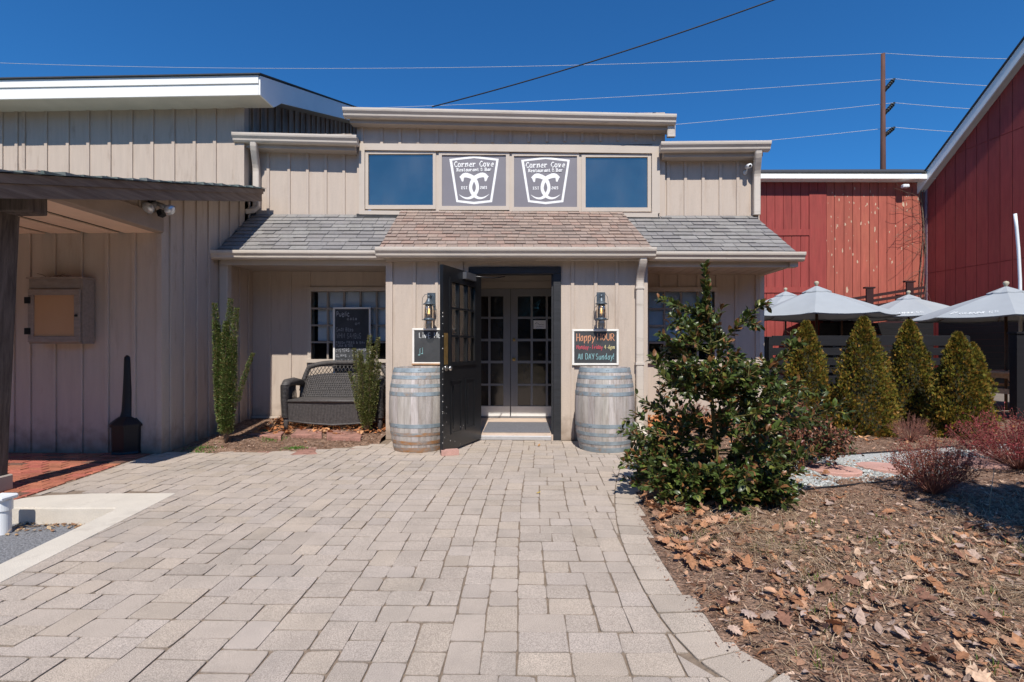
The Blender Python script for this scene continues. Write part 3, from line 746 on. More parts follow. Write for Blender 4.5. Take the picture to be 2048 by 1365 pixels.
for k, ((a, b_), (p0, p1, q0, q1)) in enumerate(zip(cw, pan)):
    fr = MB()
    slab(fr, a, q0-6, q0, b_, q0-6, q0, YC-.012, YC+.03, YC); slab(fr, a, q1, q1+8, b_, q1, q1+8, YC-.014, YC+.03, YC)
    slab(fr, a, q0, q1, p0, q0, q1, YC-.012, YC+.03, YC); slab(fr, p1, q0, q1, b_, q0, q1, YC-.012, YC+.03, YC)
    f = fr.build('window', TRIM, BLD)
    x0, x1, z0, z1 = X_(p0, YC)-.01, X_(p1, YC)+.01, Z_(p0, q1, YC)-.01, Z_(p0, q0, YC)+.01
    if k in (0, 3):
        p = MB(); p.add([(x0, YC+.012, z0), (x1, YC+.012, z0), (x1, YC+.012, z1), (x0, YC+.012, z1)], [(0, 1, 2, 3)]); p.build('pane', GLC, f)
    else:
        p = MB(); p.box(x0, x1, YC+.004, YC+.015, z0, z1); sg = p.build('sign_panel', SIGN, f)
        mW = (x1-x0)/1480; ox = x0+(k*0); 
        # sign units: the 1592x1365 close-up of the photograph
        def mp(u, v, x0=x0, z1=z1, mW=mW): return Vector((x0+(u-30)*mW, YC+.004, z1-(v-125)*mW))
        nn = Vector((0, -1, 0)); q = MB()
        outer = [(212, 225), (772, 165), (1330, 235), (1180, 1210), (772, 1252), (370, 1200)]; inner = [(275, 262), (772, 212), (1275, 275), (1135, 1165), (772, 1200), (410, 1158)]
        q.add([mp(*a_)+nn*.001 for a_ in outer]+[mp(*a_)+nn*.001 for a_ in inner], [(i, (i+1) % 6, 6+(i+1) % 6, 6+i) for i in range(6)])
        spine = [(610, 598, 106), (690, 622, 98), (770, 672, 90), (825, 760, 80), (850, 870, 72), (830, 965, 76), (775, 1048, 78), (700, 1102, 62), (620, 1118, 46), (540, 1100, 32), (475, 1062, 16), (430, 1030, 3)]
        head = [(640, 545), (575, 541), (520, 555), (480, 590), (462, 612), (438, 630), (465, 662), (488, 722), (500, 742), (531, 736), (541, 664), (562, 648), (620, 652)]
        for sgn in (1, -1):
            M_ = lambda u, v: mp(772+(u-772)*sgn, v)
            e0 = .0012+(.0006 if sgn < 0 else 0)
            sp = smoothc([(a_[0], a_[1]) for a_ in spine], 3); ws = [c_[0] for c_ in smoothc([(a_[2], 0) for a_ in spine], 3)]
            strip(q, sp, ws, M_, nn, e0)
            cx_, cy_ = 560, 600
            q.add([M_(cx_, cy_)+nn*(e0+.0003)]+[M_(*a_)+nn*(e0+.0003) for a_ in head], [(0, i, i+1) for i in range(1, len(head))]+[(0, len(head), 1)])
        MPt = lambda u, v: mp(u, -v)
        write(q, 'Corner Cove', MPt, nn, 325, -402, 900, 112, 20, True, eps0=.0024)
        write(q, 'Restaurant & Bar', MPt, nn, 385, -506, 780, 66, 15, True, eps0=.0024)
        write(q, 'EST', MPt, nn, 492, -908, 128, 56, 13, True, eps0=.0024)
        write(q, '2023', MPt, nn, 918, -908, 146, 56, 13, True, eps0=.0024)
        q.build('lettering', SIGNW, sg)
d_ = MB(); d_.box(WX0-.05, WX1+.05, YC+.3, YC+.31, 3.1, 4.05); d_.build('clerestory_darkness', DARK, BLD)

# --- porch roof, soffit, fascia
rr = random.Random(21)
GP_ = [(.88, .85, .82), (.84, .80, .78), (.95, .92, .88), (.78, .75, .74), (.9, .86, .82)]
BP_ = [(1, 1, 1), (1.08, 1.05, 1.02), (.9, .87, .86), (1.02, .93, .90), (.95, .95, .93), (.86, .86, .86)]
eL, eR = (-4.03, 6.27, 2.375), (3.34, 6.27, 2.305)
tL, tR = (-4.03, YB-.02, 3.115), (3.19, YB-.02, 3.03)
S = MB()
for q0 in (0,):
    S.loft([eL, eR, tR, tL], [(p[0], p[1], p[2]-.05) for p in (eL, eR, tR, tL)])
rf = S.build('porch_roof', ROOFD, BLD)
S = MB(); shingles(S, eL, eR, tR, tL, 11, .22, GP_, rr, th=.007); S.build('shingles', SHG, rf)
gutter('gutter', -4.07, 2.405, 3.37, 2.335, 6.19, BLD, .88)
gutter('gutter', -1.87, 2.40, 1.53, 2.375, 6.04, BLD)
S = MB(); S.ext([(0, -.12), (.025, -.12), (.025, .04), (0, .04)], (-3.98, 6.34, 2.36), (3.30, 6.34, 2.29)); S.box(3.24, 3.335, 6.30, 6.42, 2.17, 2.30); S.build('fascia', TRIM, BLD)
S = MB()
x = XW+.02
while x < 3.26:
    z = 2.285-.09*(x-XW)/7.3
    if not (-1.86 < x < 1.48): S.box(x, x+.135, 6.425, YB-.003, z, z+.015)
    x += .142
S.box(XW+.01, 3.28, 6.425, YB-.004, 2.31, 2.32)
S.build('soffit', SOF, BLD)
S = MB(); S.add([(3.28, 6.4, 2.2), (3.28, YB, 2.2), (3.20, YB, 3.0), (3.33, 6.36, 2.30)], [(0, 1, 2, 3)]); S.box(3.255, 3.30, 6.40, YB, 2.19, 2.30)
S.build('rake_board', TRIM, BLD)
# brown overlay roof over the entrance
bl, br_ = (-1.84, 6.11, 2.40), (1.50, 6.11, 2.375); ul, ur = (-1.83, YC-.03, 3.135), (1.32, YC-.03, 3.085)
S = MB(); S.loft([bl, br_, ur, ul], [(p[0]*.999, p[1]+.02, p[2]-.09) for p in (bl, br_, ur, ul)])
rf = S.build('entry_roof', mat('brown_underlay', (.13, .10, .085), .9, .1, 8, .1, 60), BLD)
S = MB(); shingles(S, bl, br_, ur, ul, 12, .15, BP_, rr, th=.007); S.build('shingles', SHB, rf)
S = MB(); slab(S, 716, 430, 437, 1318, 437, 443, YC-.06, YC-.003, YC); S.build('flashing', DARK if False else ROOFD, BLD)
# upper gutters, eaves and roofs
def eave(name, pxa, ya, pxb, yb, Yf, Yw, xa=None, xb=None, sof=.14):
    a = P(pxa, ya, Yf); b_ = P(pxb, yb, Yf)
    gutter('gutter', a[0], a[2], b_[0], b_[2], Yf, BLD)
    mb = MB(); A0 = (a[0]+.06, Yf+.122, a[2]); B0 = (b_[0]-.06, Yf+.122, b_[2])
    mb.ext([(0, -.17), (0, -.02), (Yw-Yf-.125, -.02), (Yw-Yf-.125, -.17)], A0, B0); mb.build('eave', SOF, BLD)
    mb = MB(); mb.ext([(-.06, .0), (-.06, .012), (3.5, .09), (3.5, .0)], (a[0]+.02, Yf+.1, a[2]), (b_[0]-.02, Yf+.1, b_[2])); mb.build('roof', ROOFD, BLD)
eave('c', 685, 214, 1353, 228, 6.88, YC)
eave('l', 463, 264, 712, 270, 6.90, YB-.003)
eave('r', 1323, 283, 1543, 281, 6.90, YB-.003)
# downspouts
a = P(507, 278, 6.97); b_ = P(514, 345, 7.15); e_ = P(514, 425, 7.13)
downspout('downspout', [a]+elbow((a[0], 6.98, a[2]-.04), (b_[0], 7.14, b_[2]))+[(b_[0], 7.14, e_[2]+.08), (b_[0]-.04, 7.10, e_[2]+.02), (b_[0]-.12, 7.04, e_[2]-.01)], BLD, .045, .034)
a = P(1517, 292, 6.97)
downspout('downspout', [a]+elbow((a[0], 6.98, a[2]-.05), (3.20, 7.13, a[2]-.38))+[(3.20, 7.13, 3.03)], BLD, .045, .034)
downspout('downspout', [(3.295, YB-.0, 2.25), (3.295, YB-.0, .12), (3.31, YB-.06, .06)], BLD, .035, .03)
a = P(1342, 238, 7.0); b_ = P(1342, 275, 7.0)
downspout('downspout', [(a[0], 7.0, a[2]), (b_[0], 7.0, b_[2])], BLD, .055, .03)
a = P(1282, 512, 6.12); b_ = P(1276, 565, 6.27)
downspout('downspout', [(a[0]+.03, 6.13, 2.30)]+elbow((a[0]+.03, 6.13, 2.27), (1.385, 6.28, 1.98), 9)+[(1.385, 6.28, .22), (1.40, 6.25, .12), (1.44, 6.17, .05)], BLD, .046, .032)
S = MB(); S.box(1.33, 1.44, 6.24, 6.33, .955, .985); S.build('downspout_strap', GUT, BLD); S = MB(); S.box(1.33, 1.44, 6.24, 6.33, 1.9, 1.925); S.build('downspout_strap', GUT, BLD)
S = MB(); S.box(3.25, 3.35, YB-.08, YB+.03, .0, .10, bev=.02); S.build('downspout_boot', WHT, BLD)
# square post in the inner corner of the porch
S = MB(); S.box(-4.02, -3.915, 6.375, 6.475, .0, 2.30, bev=.006); S.build('porch_post', TRIM, BLD)

# --- entrance vestibule
DX0, DX1, DZT = -.625, .295, 2.10
S = MB()
boardwall(S, YV, -1.80, 1.475, .0, 2.33, [X_(p, YV) for p in (829, 873, 923, 1145, 1191, 1233)], [(-.76, .41, -1, 2.185)], th=.09)
S.box(-1.80, -1.72, YV+.09, YB-.002, 0, 2.33); S.box(1.395, 1.475, YV+.09, YB-.002, 0, 2.33)
S.box(-1.815, -1.73, YV-.024, YV-.002, .0, 2.33); S.box(1.40, 1.49, YV-.024, YV-.002, .0, 2.33)
S.build('entrance_wall', SID, BLD)
S = MB()
boardwall(S, YV+.12, -.80, -.70, 0, 2.3, [], th=.02)
S.box(-.80, -.78, YV+.14, YI+.2, .0, 2.40); S.box(.47, .49, YV+.14, YI+.2, .0, 2.40)
S.box(.30, .47, YV+.093, YV+.12, 0, 2.3)
S.box(-.80, .49, YI+.02, YI+.06, 2.09, 2.45)
S.build('vestibule_lining', SOF, BLD)
S = MB(); S.box(-1.72, 1.40, YV+.09, YI+.3, 2.41, 2.43); S.build('vestibule_ceiling', SOF if False else GREYD, BLD)
S = MB(); S.ext([(0, 0), (.05, 0), (.05, -.09), (0, -.09)], (-1.80, 6.16, 2.36), (1.47, 6.16, 2.335))
S.box(-1.80, 1.47, 6.21, YV-.002, 2.262, 2.285); S.build('soffit', SOF, BLD)
S = MB()
S.box(-.76, -.645, YV-.03, YV+.13, 0, 2.10, bev=.004); S.box(.312, .41, YV-.03, YV+.13, 0, 2.10, bev=.004); S.box(-.76, .41, YV-.03, YV+.13, 2.10, 2.19, bev=.004)
S.box(.29, .312, YV+.01, YV+.08, .07, 2.10); S.build('door_frame', BLKW, BLD)
S = MB(); S.box(-.76, .41, YV+.01, YI+.3, -.05, .072)
S.build('threshold', mat('beige_tile', (.60, .47, .38), .6, .08, 3, .05, 40, dirt=(.4, .33, .28), dscale=6), BLD)
S = MB(); S.box(-.62, .29, YV-.025, YV+.008, 0, .055, bev=.006); S.build('metal_sill', mat('aluminium', (.62, .62, .63), .35, .06, 20, .03, 60, metal=.6), BLD)
# inner double door: two leaves, five rows of panes
zr = [(Z_(1000, a, YI), Z_(1000, b_, YI)) for a, b_ in ((593, 634), (638, 678), (683, 722), (727, 768), (772, 812))]
zd0 = .08; ztop = Z_(1000, 578, YI)
mid = X_(1021, YI)
for sgn in (-1, 1):
    fr = MB(); st = .108; pw = .20; mu = .034
    xs = [mid+sgn*.004]; e0 = mid+sgn*.004
    xin = e0+sgn*st; xout = xin+sgn*(3*pw+2*mu); far = xout+sgn*.11
    fr.box(e0, xin, YI, YI+.045, zd0, ztop); fr.box(xout, far, YI, YI+.045, zd0, ztop)
    fr.box(xin, xout, YI, YI+.045, zr[0][1], ztop) if False else None
    fr.box(xin, xout, YI+.001, YI+.044, zr[0][0], ztop-.001); fr.box(xin, xout, YI+.001, YI+.044, zd0, zr[4][1])
    for i in range(2):
        xm = xin+sgn*(pw*(i+1)+mu*i); fr.box(xm, xm+sgn*mu, YI+.006, YI+.04, zr[4][1], zr[0][0])
    for (t0, b0), (t1, b1) in zip(zr, zr[1:]): fr.box(xin, xout, YI+.008, YI+.038, t1, b0)
    f = fr.build('inner_door', GREYD, BLD)
    p = MB(); p.add([(min(xin, xout), YI+.022, zr[4][1]), (max(xin, xout), YI+.022, zr[4][1]), (max(xin, xout), YI+.022, zr[0][0]), (min(xin, xout), YI+.022, zr[0][0])], [(0, 1, 2, 3)]); p.build('pane', GLD, f)
    k = MB(); k.box(e0+sgn*.006, far-sgn*.02, YI-.004, YI-.001, Z_(1000, 833, YI)+.005, Z_(1000, 813, YI)); k.build('kick_plate', KICK, f)
    if sgn > 0:
        kx = X_(1028, YI)
        for z, r_ in ((Z_(1000, 680, YI), .024), (Z_(1000, 719, YI), .028)):
            k = MB(); k.tube([(kx, YI, z), (kx, YI-.02, z)], r_, 14); k.tube([(kx, YI-.02, z), (kx, YI-.05, z), (kx, YI-.058, z)], [r_*.5, r_*.8, r_*.3], 12); k.build('handle' if z < 1.1 else 'lock', BRASS, f)
        k = MB(); a = P(1067, 641, YI); c_ = P(1092, 658, YI)
        k.box(a[0], c_[0], YI+.012, YI+.018, c_[2], a[2]); k.build('notice', SIGNW, f)
        q = MB(); mm = lambda u, v: Vector((a[0]+u, YI+.012, c_[2]+v)); rs = random.Random(4)
        for (u0, v0, L_) in ((.02, .09, .06), (.07, .065, .09), (.04, .03, .12)):
            pts = [(u0+L_*i/14, v0+rs.uniform(-.010, .010)) for i in range(15)]; strip(q, pts, .004, mm, Vector((0, -1, 0)), .001+v0*.001)
        q.build('notice_writing', INKD, f)
S = MB(); S.box(-.78, .47, YI-.002, YI+.05, ztop+.004, Z_(1000, 563, YI)); S.box(-.795, .485, YI+.005, YI+.05, Z_(1000, 563, YI)+.004, 2.42); S.build('inner_door_header', SOF, BLD)
S = MB(); S.box(-1.4, 1.2, YI+.4, YI+.42, 0, 2.4); S.build('interior_darkness', DARK, BLD)

# --- the open black door: built in a frame of hinge -> free edge
HG = Vector((-.615, 6.30, 0)); FE = Vector((-.945, 5.405, 0))
dv = (FE-HG).normalized(); DW = (FE-HG).length; nv = Vector((-dv.y, dv.x, 0))
if nv.x < 0: nv = -nv       # the face seen from the camera
def D(s_, t, z): return HG+dv*s_+nv*t+Vector((0, 0, z))
def dbox(mb, s0, s1, t0, t1, z0, z1, c=(1, 1, 1)):
    mb.obox(D((s0+s1)/2, (t0+t1)/2, (z0+z1)/2), dv*abs(s1-s0)/2, nv*abs(t1-t0)/2, Vector((0, 0, abs(z1-z0)/2)), c)
S = MB(); l0, l1, q0, q1, zt_, zb_ = .175, .80, -.02, .02, .985, 1.93
z_top = 2.075
dbox(S, 0, l0, q0, q1, .025, z_top); dbox(S, l1, DW, q0, q1, .025, z_top); dbox(S, l0, l1, q0+.0005, q1-.0005, .025, zb_*0+zt_); dbox(S, l0, l1, q0+.0005, q1-.0005, zb_, z_top-.0005)
for t in (q1, q0):      # glazing frame and muntins on each face
    sg_ = 1 if t > 0 else -1; t2 = t+sg_*.012
    dbox(S, l0-.02, l0+.022, t, t2, zt_-.02, zb_+.02); dbox(S, l1-.022, l1+.02, t, t2, zt_-.02, zb_+.02)
    dbox(S, l0+.022, l1-.022, t, t2-.0*sg_, zt_-.02, zt_+.022); dbox(S, l0+.022, l1-.022, t, t2, zb_-.022, zb_+.02)
for i in (1, 2): 
    c_ = l0+(l1-l0)*i/3; dbox(S, c_-.011, c_+.011, -.016, .026, zt_+.02, zb_-.02)
for i in (1, 2):
    c_ = zt_+(zb_-zt_)*i/3; dbox(S, l0+.02, l1-.02, -.014, .024, c_-.011, c_+.011)
for a, b_ in ((.19, .43), (.53, .78)):     # raised lower panels
    for (s0, s1, z0, z1) in ((a, a+.018, .2, .80), (b_-.018, b_, .2, .80), (a+.018, b_-.018, .2, .218), (a+.018, b_-.018, .782, .80)): dbox(S, s0, s1, q1, q1+.007, z0, z1)
    dbox(S, a+.055, b_-.055, q1, q1+.006, .255, .745)
door = S.build('door', BLK, BLD)
S = MB(); S.add([D(l0, 0, zt_), D(l1, 0, zt_), D(l1, 0, zb_), D(l0, 0, zb_)], [(0, 1, 2, 3)]); S.build('pane', GLDL, door)
S = MB(); dbox(S, .855, .935, q1+.001, q1+.004, .985, 1.33); S.build('push_plate', BRASS, door)
S = MB(); kp = D(.895, .02, .945)
S.tube([kp, kp+nv*.012], .032, 16); S.tube([kp+nv*.012, kp+nv*.04, kp+nv*.05, kp+nv*.065, kp+nv*.073], [.012, .012, .026, .027, .012], 14)
S.build('handle', NICK, door)
S = MB(); dbox(S, .24, .50, q1+.001, q1+.05, 1.975, 2.055); S.build('door_closer', mat('closer_metal', (.20, .20, .21), .4, .1, 8, .03, 60, metal=.7), door)
S = MB(); S.tube([D(.27, .06, 2.03), D(.02, .20, 2.035), (-.30, 6.36, 2.075)], .008, 6); S.build('closer_arm', BLK, door)
S = MB(); rs = random.Random(8)
for _ in range(30):      # chipped paint along the free edge and the face
    z = rs.uniform(.1, 1.7)
    if rs.random() < .6: dbox(S, DW, DW+.0012, .012, .0199, z, z+rs.uniform(.003, .012))
    else: s0 = rs.uniform(.45, .93); dbox(S, s0, s0+rs.uniform(.004, .012), q1, q1+.0008, z*.5, z*.5+rs.uniform(.003, .012))
S.build('chipped_paint', mat('paint_chip', (.62, .60, .57), .8, .05, 8, 0), door)

# ================================================================== LEFT WING
WNG = thing('wing_building', 'tall weathered taupe wing with white roof fascia and dark timber covered entry', 'building', (-5.5, 6.5, 0))
S = MB()
boardwall(S, YW, -7.4, XW-.002, .0, 2.472, [X_(p, YW) for p in (60, 110, 163, 215, 269, 318)]+rng(-7.2, -5.7, .29), th=.1)
S.box(XW-.055, XW+.003, YW-.022, YW-.001, 0, 2.43)
S.build('front_wall', SID, WNG)
# side wall (faces right), with battens, upper edge following the rake
RKX = -3.745
rA = PX(0, 345, RKX); rB = PX(527, 378, RKX)
def rakez(y): return rA[2]+(rB[2]-rA[2])*(y-rA[1])/(rB[1]-rA[1])
S = MB(); t = .1
prof = [(YW+.1, 0), (7.02, 0), (7.02, rakez(7.02)-.17), (3.6, rakez(3.6)-.17), (3.6, 2.5), (YW+.1, 2.5)]
YG0 = rA[1]+(2.63-rA[2])/(rB[2]-rA[2])*(rB[1]-rA[1])
for q in ([(YW+.101, .0), (7.3, .0), (7.3, rakez(7.3)-.17), (YW+.101, rakez(YW+.1)-.17)], [(YG0, 2.46), (YW+.099, 2.46), (YW+.099, rakez(YW+.099)-.17)]):
    S.loft([(XW-t, y, z) for y, z in q], [(XW, y, z) for y, z in q])
y = 3.72
while y < 7.15:
    z0 = .0 if y > YW+.03 else 2.62
    if rakez(y)-.19 > z0: S.box(XW+.001, XW+.02, y-.021, y+.021, z0+.003, rakez(y)-.18, bev=.003)
    y += .225
S.build('side_wall', SIDW, WNG)
# upper front wall
YU = 7.0
S = MB()
boardwall(S, YU, -8.2, XW, 2.9, 4.62, [X_(v/2.926, YU) for v in (12, 142, 272, 400, 520, 645, 770, 893, 1018, 1140, 1258, 1385)]+[-7.4-.3*i+.0 for i in range(3)], th=.1, bw=.045)
S.box(XW-.1, XW+.004, YU-.022, YU-.001, 3.3, 4.6); 
S.build('upper_wall', SIDW, WNG)
# upper flank wall, sloping top
wf0 = P(517, 152, 6.62); wfb = P(517, 190, 6.62)
XF = wf0[0]; rk2 = PX(700, 213, XF); sl2 = (rk2[2]-wf0[2])/(rk2[1]-wf0[1])
def top2(y): return wf0[2]+sl2*(y-wf0[1])
S = MB(); q = [(YU+.1, 3.0), (12.5, 3.0), (12.5, top2(12.5)-.22), (YU+.1, top2(YU+.1)-.22)]
S.loft([(XW-.1, y, z) for y, z in q], [(XW, y, z) for y, z in q])
y = YU+.2
while y < 12.3: S.box(XW+.001, XW+.02, y-.021, y+.021, 3.9, top2(y)-.23, bev=.003); y += .22
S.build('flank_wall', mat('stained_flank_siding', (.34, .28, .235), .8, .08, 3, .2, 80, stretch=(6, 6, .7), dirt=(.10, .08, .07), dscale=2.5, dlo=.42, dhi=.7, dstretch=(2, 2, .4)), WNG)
# white fascia (two boards), soffit, rake, roof
S = MB()
zb, ztp = wfb[2], wf0[2]
S.box(-9, XF, 6.62, 6.645, zb, ztp-.10); S.box(-9, XF+.004, 6.605, 6.619, ztp-.105, ztp)
fs_ = S.build('white_fascia', WHT, WNG)
S = MB(); S.box(-9, XF-.001, 6.646, YU-.003, zb+.004, zb+.016); S.build('soffit', WHITESOF, WNG)
S = MB(); q = [(6.622, zb), (6.622, ztp), (12.6, top2(12.6)), (12.6, top2(12.6)-.28), (7.2, top2(7.2)-.30), (6.98, zb)]
S.loft([(XF+.001, y, z) for y, z in q], [(XF+.024, y, z) for y, z in q]); S.build('white_rake_board', WHT, WNG)
S = MB(); q = [(6.58, ztp+.004), (6.58, ztp+.02), (12.6, top2(12.6)+.02), (12.6, top2(12.6)+.004)]
S.loft([(-9, y, z) for y, z in q], [(XF+.04, y, z) for y, z in q]); S.build('roof', ROOFD, WNG)
S = MB(); q = [(YU+.002, top2(YU)-.26), (YU+.002, top2(YU)-.24), (12.6, top2(12.6)-.24), (12.6, top2(12.6)-.26)]
S.loft([(XW+.001, y, z) for y, z in q], [(XF, y, z) for y, z in q]); S.build('rake_soffit', SOF, WNG)
# lean-to roof over the entry
Y0 = 3.22; y1_ = YU-.002
S = MB(); q = [(Y0, rakez(Y0)), (Y0, rakez(Y0)-.04), (y1_, rakez(y1_)-.04), (y1_, rakez(y1_))]
S.loft([(-8, y, z) for y, z in q], [(RKX-.004, y, z) for y, z in q]); lr = S.build('lean_to_roof', ROOFD, WNG)
S = MB(); shingles(S, (-8, Y0, rakez(Y0)+.003), (RKX+.02, Y0, rakez(Y0)+.003), (RKX+.02, y1_, rakez(y1_)+.003), (-8, y1_, rakez(y1_)+.003), 22, .26, [(.75, .9, .85), (.65, .8, .75), (.8, .9, .88)], rr, th=.012); S.build('shingles', SHG, lr)
S = MB(); q = [(Y0, rakez(Y0)-.005), (Y0, rakez(Y0)-.075), (rB[1], rakez(rB[1])-.075), (rB[1], rakez(rB[1])-.005)]
S.loft([(RKX, y, z) for y, z in q], [(RKX-.035, y, z) for y, z in q])
q = [(Y0, rakez(Y0)-.078), (Y0, rakez(Y0)-.185), (rB[1]-.02, rakez(rB[1])-.185), (rB[1]-.02, rakez(rB[1])-.078)]
S.loft([(RKX-.012, y, z) for y, z in q], [(RKX-.045, y, z) for y, z in q]); S.build('rake_fascia', WOODF, WNG)
S = MB(); q = [(Y0, rakez(Y0)-.17), (Y0, rakez(Y0)-.155), (YU, rakez(YU)-.155), (YU, rakez(YU)-.17)]
S.loft([(XW+.02, y, z) for y, z in q], [(RKX-.046, y, z) for y, z in q]); S.build('lean_to_soffit', SOF, WNG)
# ceiling of dropped tan boards with dark gaps
S = MB(); S.box(-8, XW-.078, 3.3, YW+.05, 2.475, 2.485); S.build('ceiling_backing', DARK, WNG)
S = MB(); x = XW-.079
while x > -8: S.box(x-.345, x, 3.3, YW-.003, 2.440, 2.452); x -= .42
S.build('ceiling_board', mat('tan_ceiling', (.82, .60, .45), .7, .06, 4, .05, 60), WNG)
S = MB(); S.box(XW-.075, XW+.035, 3.95, YW-.024, 2.435, 2.63, bev=.008); S.box(-4.35, -3.98, 3.80, 3.95, 2.46, 2.60) if False else None
S.build('porch_beam', mat('brown_beam_paint', (.33, .255, .205), .75, .1, 4, .1, 60), WNG)
S = MB(); z0, z1 = Z_(60, 430, 3.92), Z_(60, 385, 3.92)
S.box(-8, X_(60, 3.82), 3.80, 3.97, z0, z1, bev=.008); S.box(-8, XW, 3.25, 3.40, z0, z1-.02, bev=.008); S.build('header_beam', WOODP, WNG)
S = MB(); vs = []
rs = random.Random(2)
for k in range(15):
    t = k/14; z = .125+(z0-.125)*t; xr = X_(12+(37-12)*t, 3.97); o_ = rs.uniform(-.004, .004)
    vs.append([(xr-.20+o_, 3.80, z), (xr-.012+o_, 3.80+o_, z), (xr+o_, 3.815, z), (xr+o_*.5, 3.98, z), (xr-.20, 3.99, z)])
for a_, b_ in zip(vs, vs[1:]): S.loft(a_, b_)
S.build('porch_post', WOODP, WNG)
S = MB(); S.box(-4.34, X_(25, 3.99), 3.78, 4.0, .004, .13, bev=.008); S.build('post_base', SOF, WNG)

# ================================================================== THINGS AT THE ENTRANCE
def barrel(label, x, y, rz, seed):
    t = thing('wine_barrel', label, 'barrel', (x, y, 0), 'wine barrels flanking the entrance')
    H_ = .945; rb, rh = .345, .285
    def rad(z): u = (z-H_/2)/(H_/2); return rb-(rb-rh)*(abs(u)**2.1)
    rs = random.Random(seed); ns = 26; k = []
    mb = MB(); ring = []
    for i in range(ns):
        a0 = 2*math.pi*i/ns+rs.uniform(-.02, .02)+rz; ring.append(a0)
    ring.append(ring[0]+2*math.pi)
    zs = [0, .02]+[H_*j/16 for j in range(1, 16)]+[H_-.02, H_]
    for i in range(ns):
        a0, a1 = ring[i]+.0025, ring[i+1]-.0025; v = rs.gauss(1, .06); c = (v, v*rs.uniform(.97, 1.0), v*rs.uniform(.95, 1))
        vs = []
        for z in zs:
            for s_ in range(4):
                a = a0+(a1-a0)*s_/3; r = rad(z)-(.0010 if s_ in (0, 3) else 0); vs.append((r*math.cos(a), r*math.sin(a), z))
        fs = [(j*4+q, j*4+q+1, j*4+q+5, j*4+q+4) for j in range(len(zs)-1) for q in range(3)]
        mb.add(vs, fs, c, True)
        k0 = len(zs)-1   # rim
        T = [vs[k0*4+q] for q in range(4)]; In = [(p[0]*.93, p[1]*.93, p[2]-.002) for p in T]; Dn = [(p[0]*.925, p[1]*.925, p[2]-.035) for p in T]
        mb.add(T+In+Dn, [(q, q+1, 5+q, 4+q) for q in range(3)]+[(4+q, 5+q, 9+q, 8+q) for q in range(3)], c)
    mb.lathe([(rb*.6, .2), (rb*.6, .7)], n=8, smooth=False)
    local(mb, 'staves', STAVE, t)
    mb = MB(); mb.lathe([(.001, H_-.03), (rh*.94, H_-.03)], n=32); local(mb, 'barrel_head', STAVE, t)
    for zc, hw in ((.918, .024), (.840, .020), (.745, .019), (.655, .021), (.300, .021), (.205, .019), (.110, .020), (.030, .027)):
        zc = min(zc, H_-.026); mb = MB()
        mb.lathe([(rad(zc-hw)-.001, zc-hw), (rad(zc-hw)+.0028, zc-hw), (rad(zc+hw)+.0028, zc+hw), (rad(zc+hw)-.001, zc+hw)], n=48, smooth=False)
        a = -1.9+rs.uniform(-.6, .6)
        for q in (0, .07): mb.lathe([(.006, 0), (.004, .004), (0.0005, .005)], c=((rad(zc)+.004)*math.cos(a+q), (rad(zc)+.004)*math.sin(a+q), zc), n=8)
        local(mb, 'hoop', HOOPR if (seed == 3 and zc < .25) else HOOP, t)
    return t
b1 = barrel('grey oak wine barrel with rusty bottom hoops, half hidden behind the open black door', -1.275, 5.80, .3, 3)
b2 = barrel('grey oak wine barrel standing under the happy hour chalkboard beside the downspout', .885, 5.86, 1.1, 9)

def chalkboard(name, label, x0, x1, z0, z1, Y, group=None, ledge=False):
    t = thing(name, label, 'chalkboard', ((x0+x1)/2, Y, z0), group)
    S = MB(); f = .026
    S.box(x0, x1, Y-.022, Y, z0, z0+f, bev=.003); S.box(x0, x1, Y-.022, Y, z1-f, z1, bev=.003); S.box(x0, x0+f, Y-.021, Y-.001, z0+f, z1-f, bev=.003); S.box(x1-f, x1, Y-.021, Y-.001, z0+f, z1-f, bev=.003)
    S.build('board_frame', FRW, t)
    S = MB(); S.box(x0+f, x1-f, Y-.012, Y-.002, z0+f, z1-f); S.build('slate', SLATE, t)
    if ledge: S = MB(); S.box(x0, x1, Y-.05, Y-.003, z0-.012, z0+.012, bev=.004); S.build('ledge', WOODL, t)
    m = lambda u, v: Vector((x0+f+u*(x1-x0-2*f), Y-.012, z0+f+v*(z1-z0-2*f)))
    return t, m
YCB = YV-.024
x0, x1, z0, z1 = X_(1144, YCB), X_(1237, YCB), Z_(1190, 731, YCB), Z_(1190, 659, YCB)
t, m = chalkboard('chalkboard', 'white framed chalkboard reading Happy Hour Monday - Friday 4-6pm All Day Sunday', x0, x1, z0, z1, YCB, 'white framed chalkboards on the entrance wall')
nn = Vector((0, -1, 0)); rs = random.Random(1)
asp = (x1-x0)/(z1-z0)
q = MB(); write(q, 'Happy', m, nn, .06, .70, .43, .23, .019, jit=.06, rr=rs); write(q, 'HOUR', m, nn, .55, .71, .40, .21, .019, jit=.06, rr=rs, eps0=.003); q.build('chalk_heading', CHO, t)
q = MB(); write(q, 'Monday', m, nn, .06, .445, .28, .13, .012, jit=.06, rr=rs); write(q, '-', m, nn, .36, .445, .04, .13, .02, rr=rs, eps0=.003); write(q, 'Friday', m, nn, .43, .445, .24, .13, .012, jit=.06, rr=rs, eps0=.005); q.build('chalk_days', CHR, t)
q = MB(); write(q, '4-6pm', m, nn, .71, .445, .25, .12, .010, jit=.06, rr=rs); q.build('chalk_hours', CHY, t)
q = MB(); write(q, 'All DAY', m, nn, .09, .12, .38, .18, .012, jit=.05, rr=rs); write(q, 'Sunday!', m, nn, .52, .12, .42, .18, .012, jit=.05, rr=rs, eps0=.003); q.build('chalk_sunday', CHB, t)
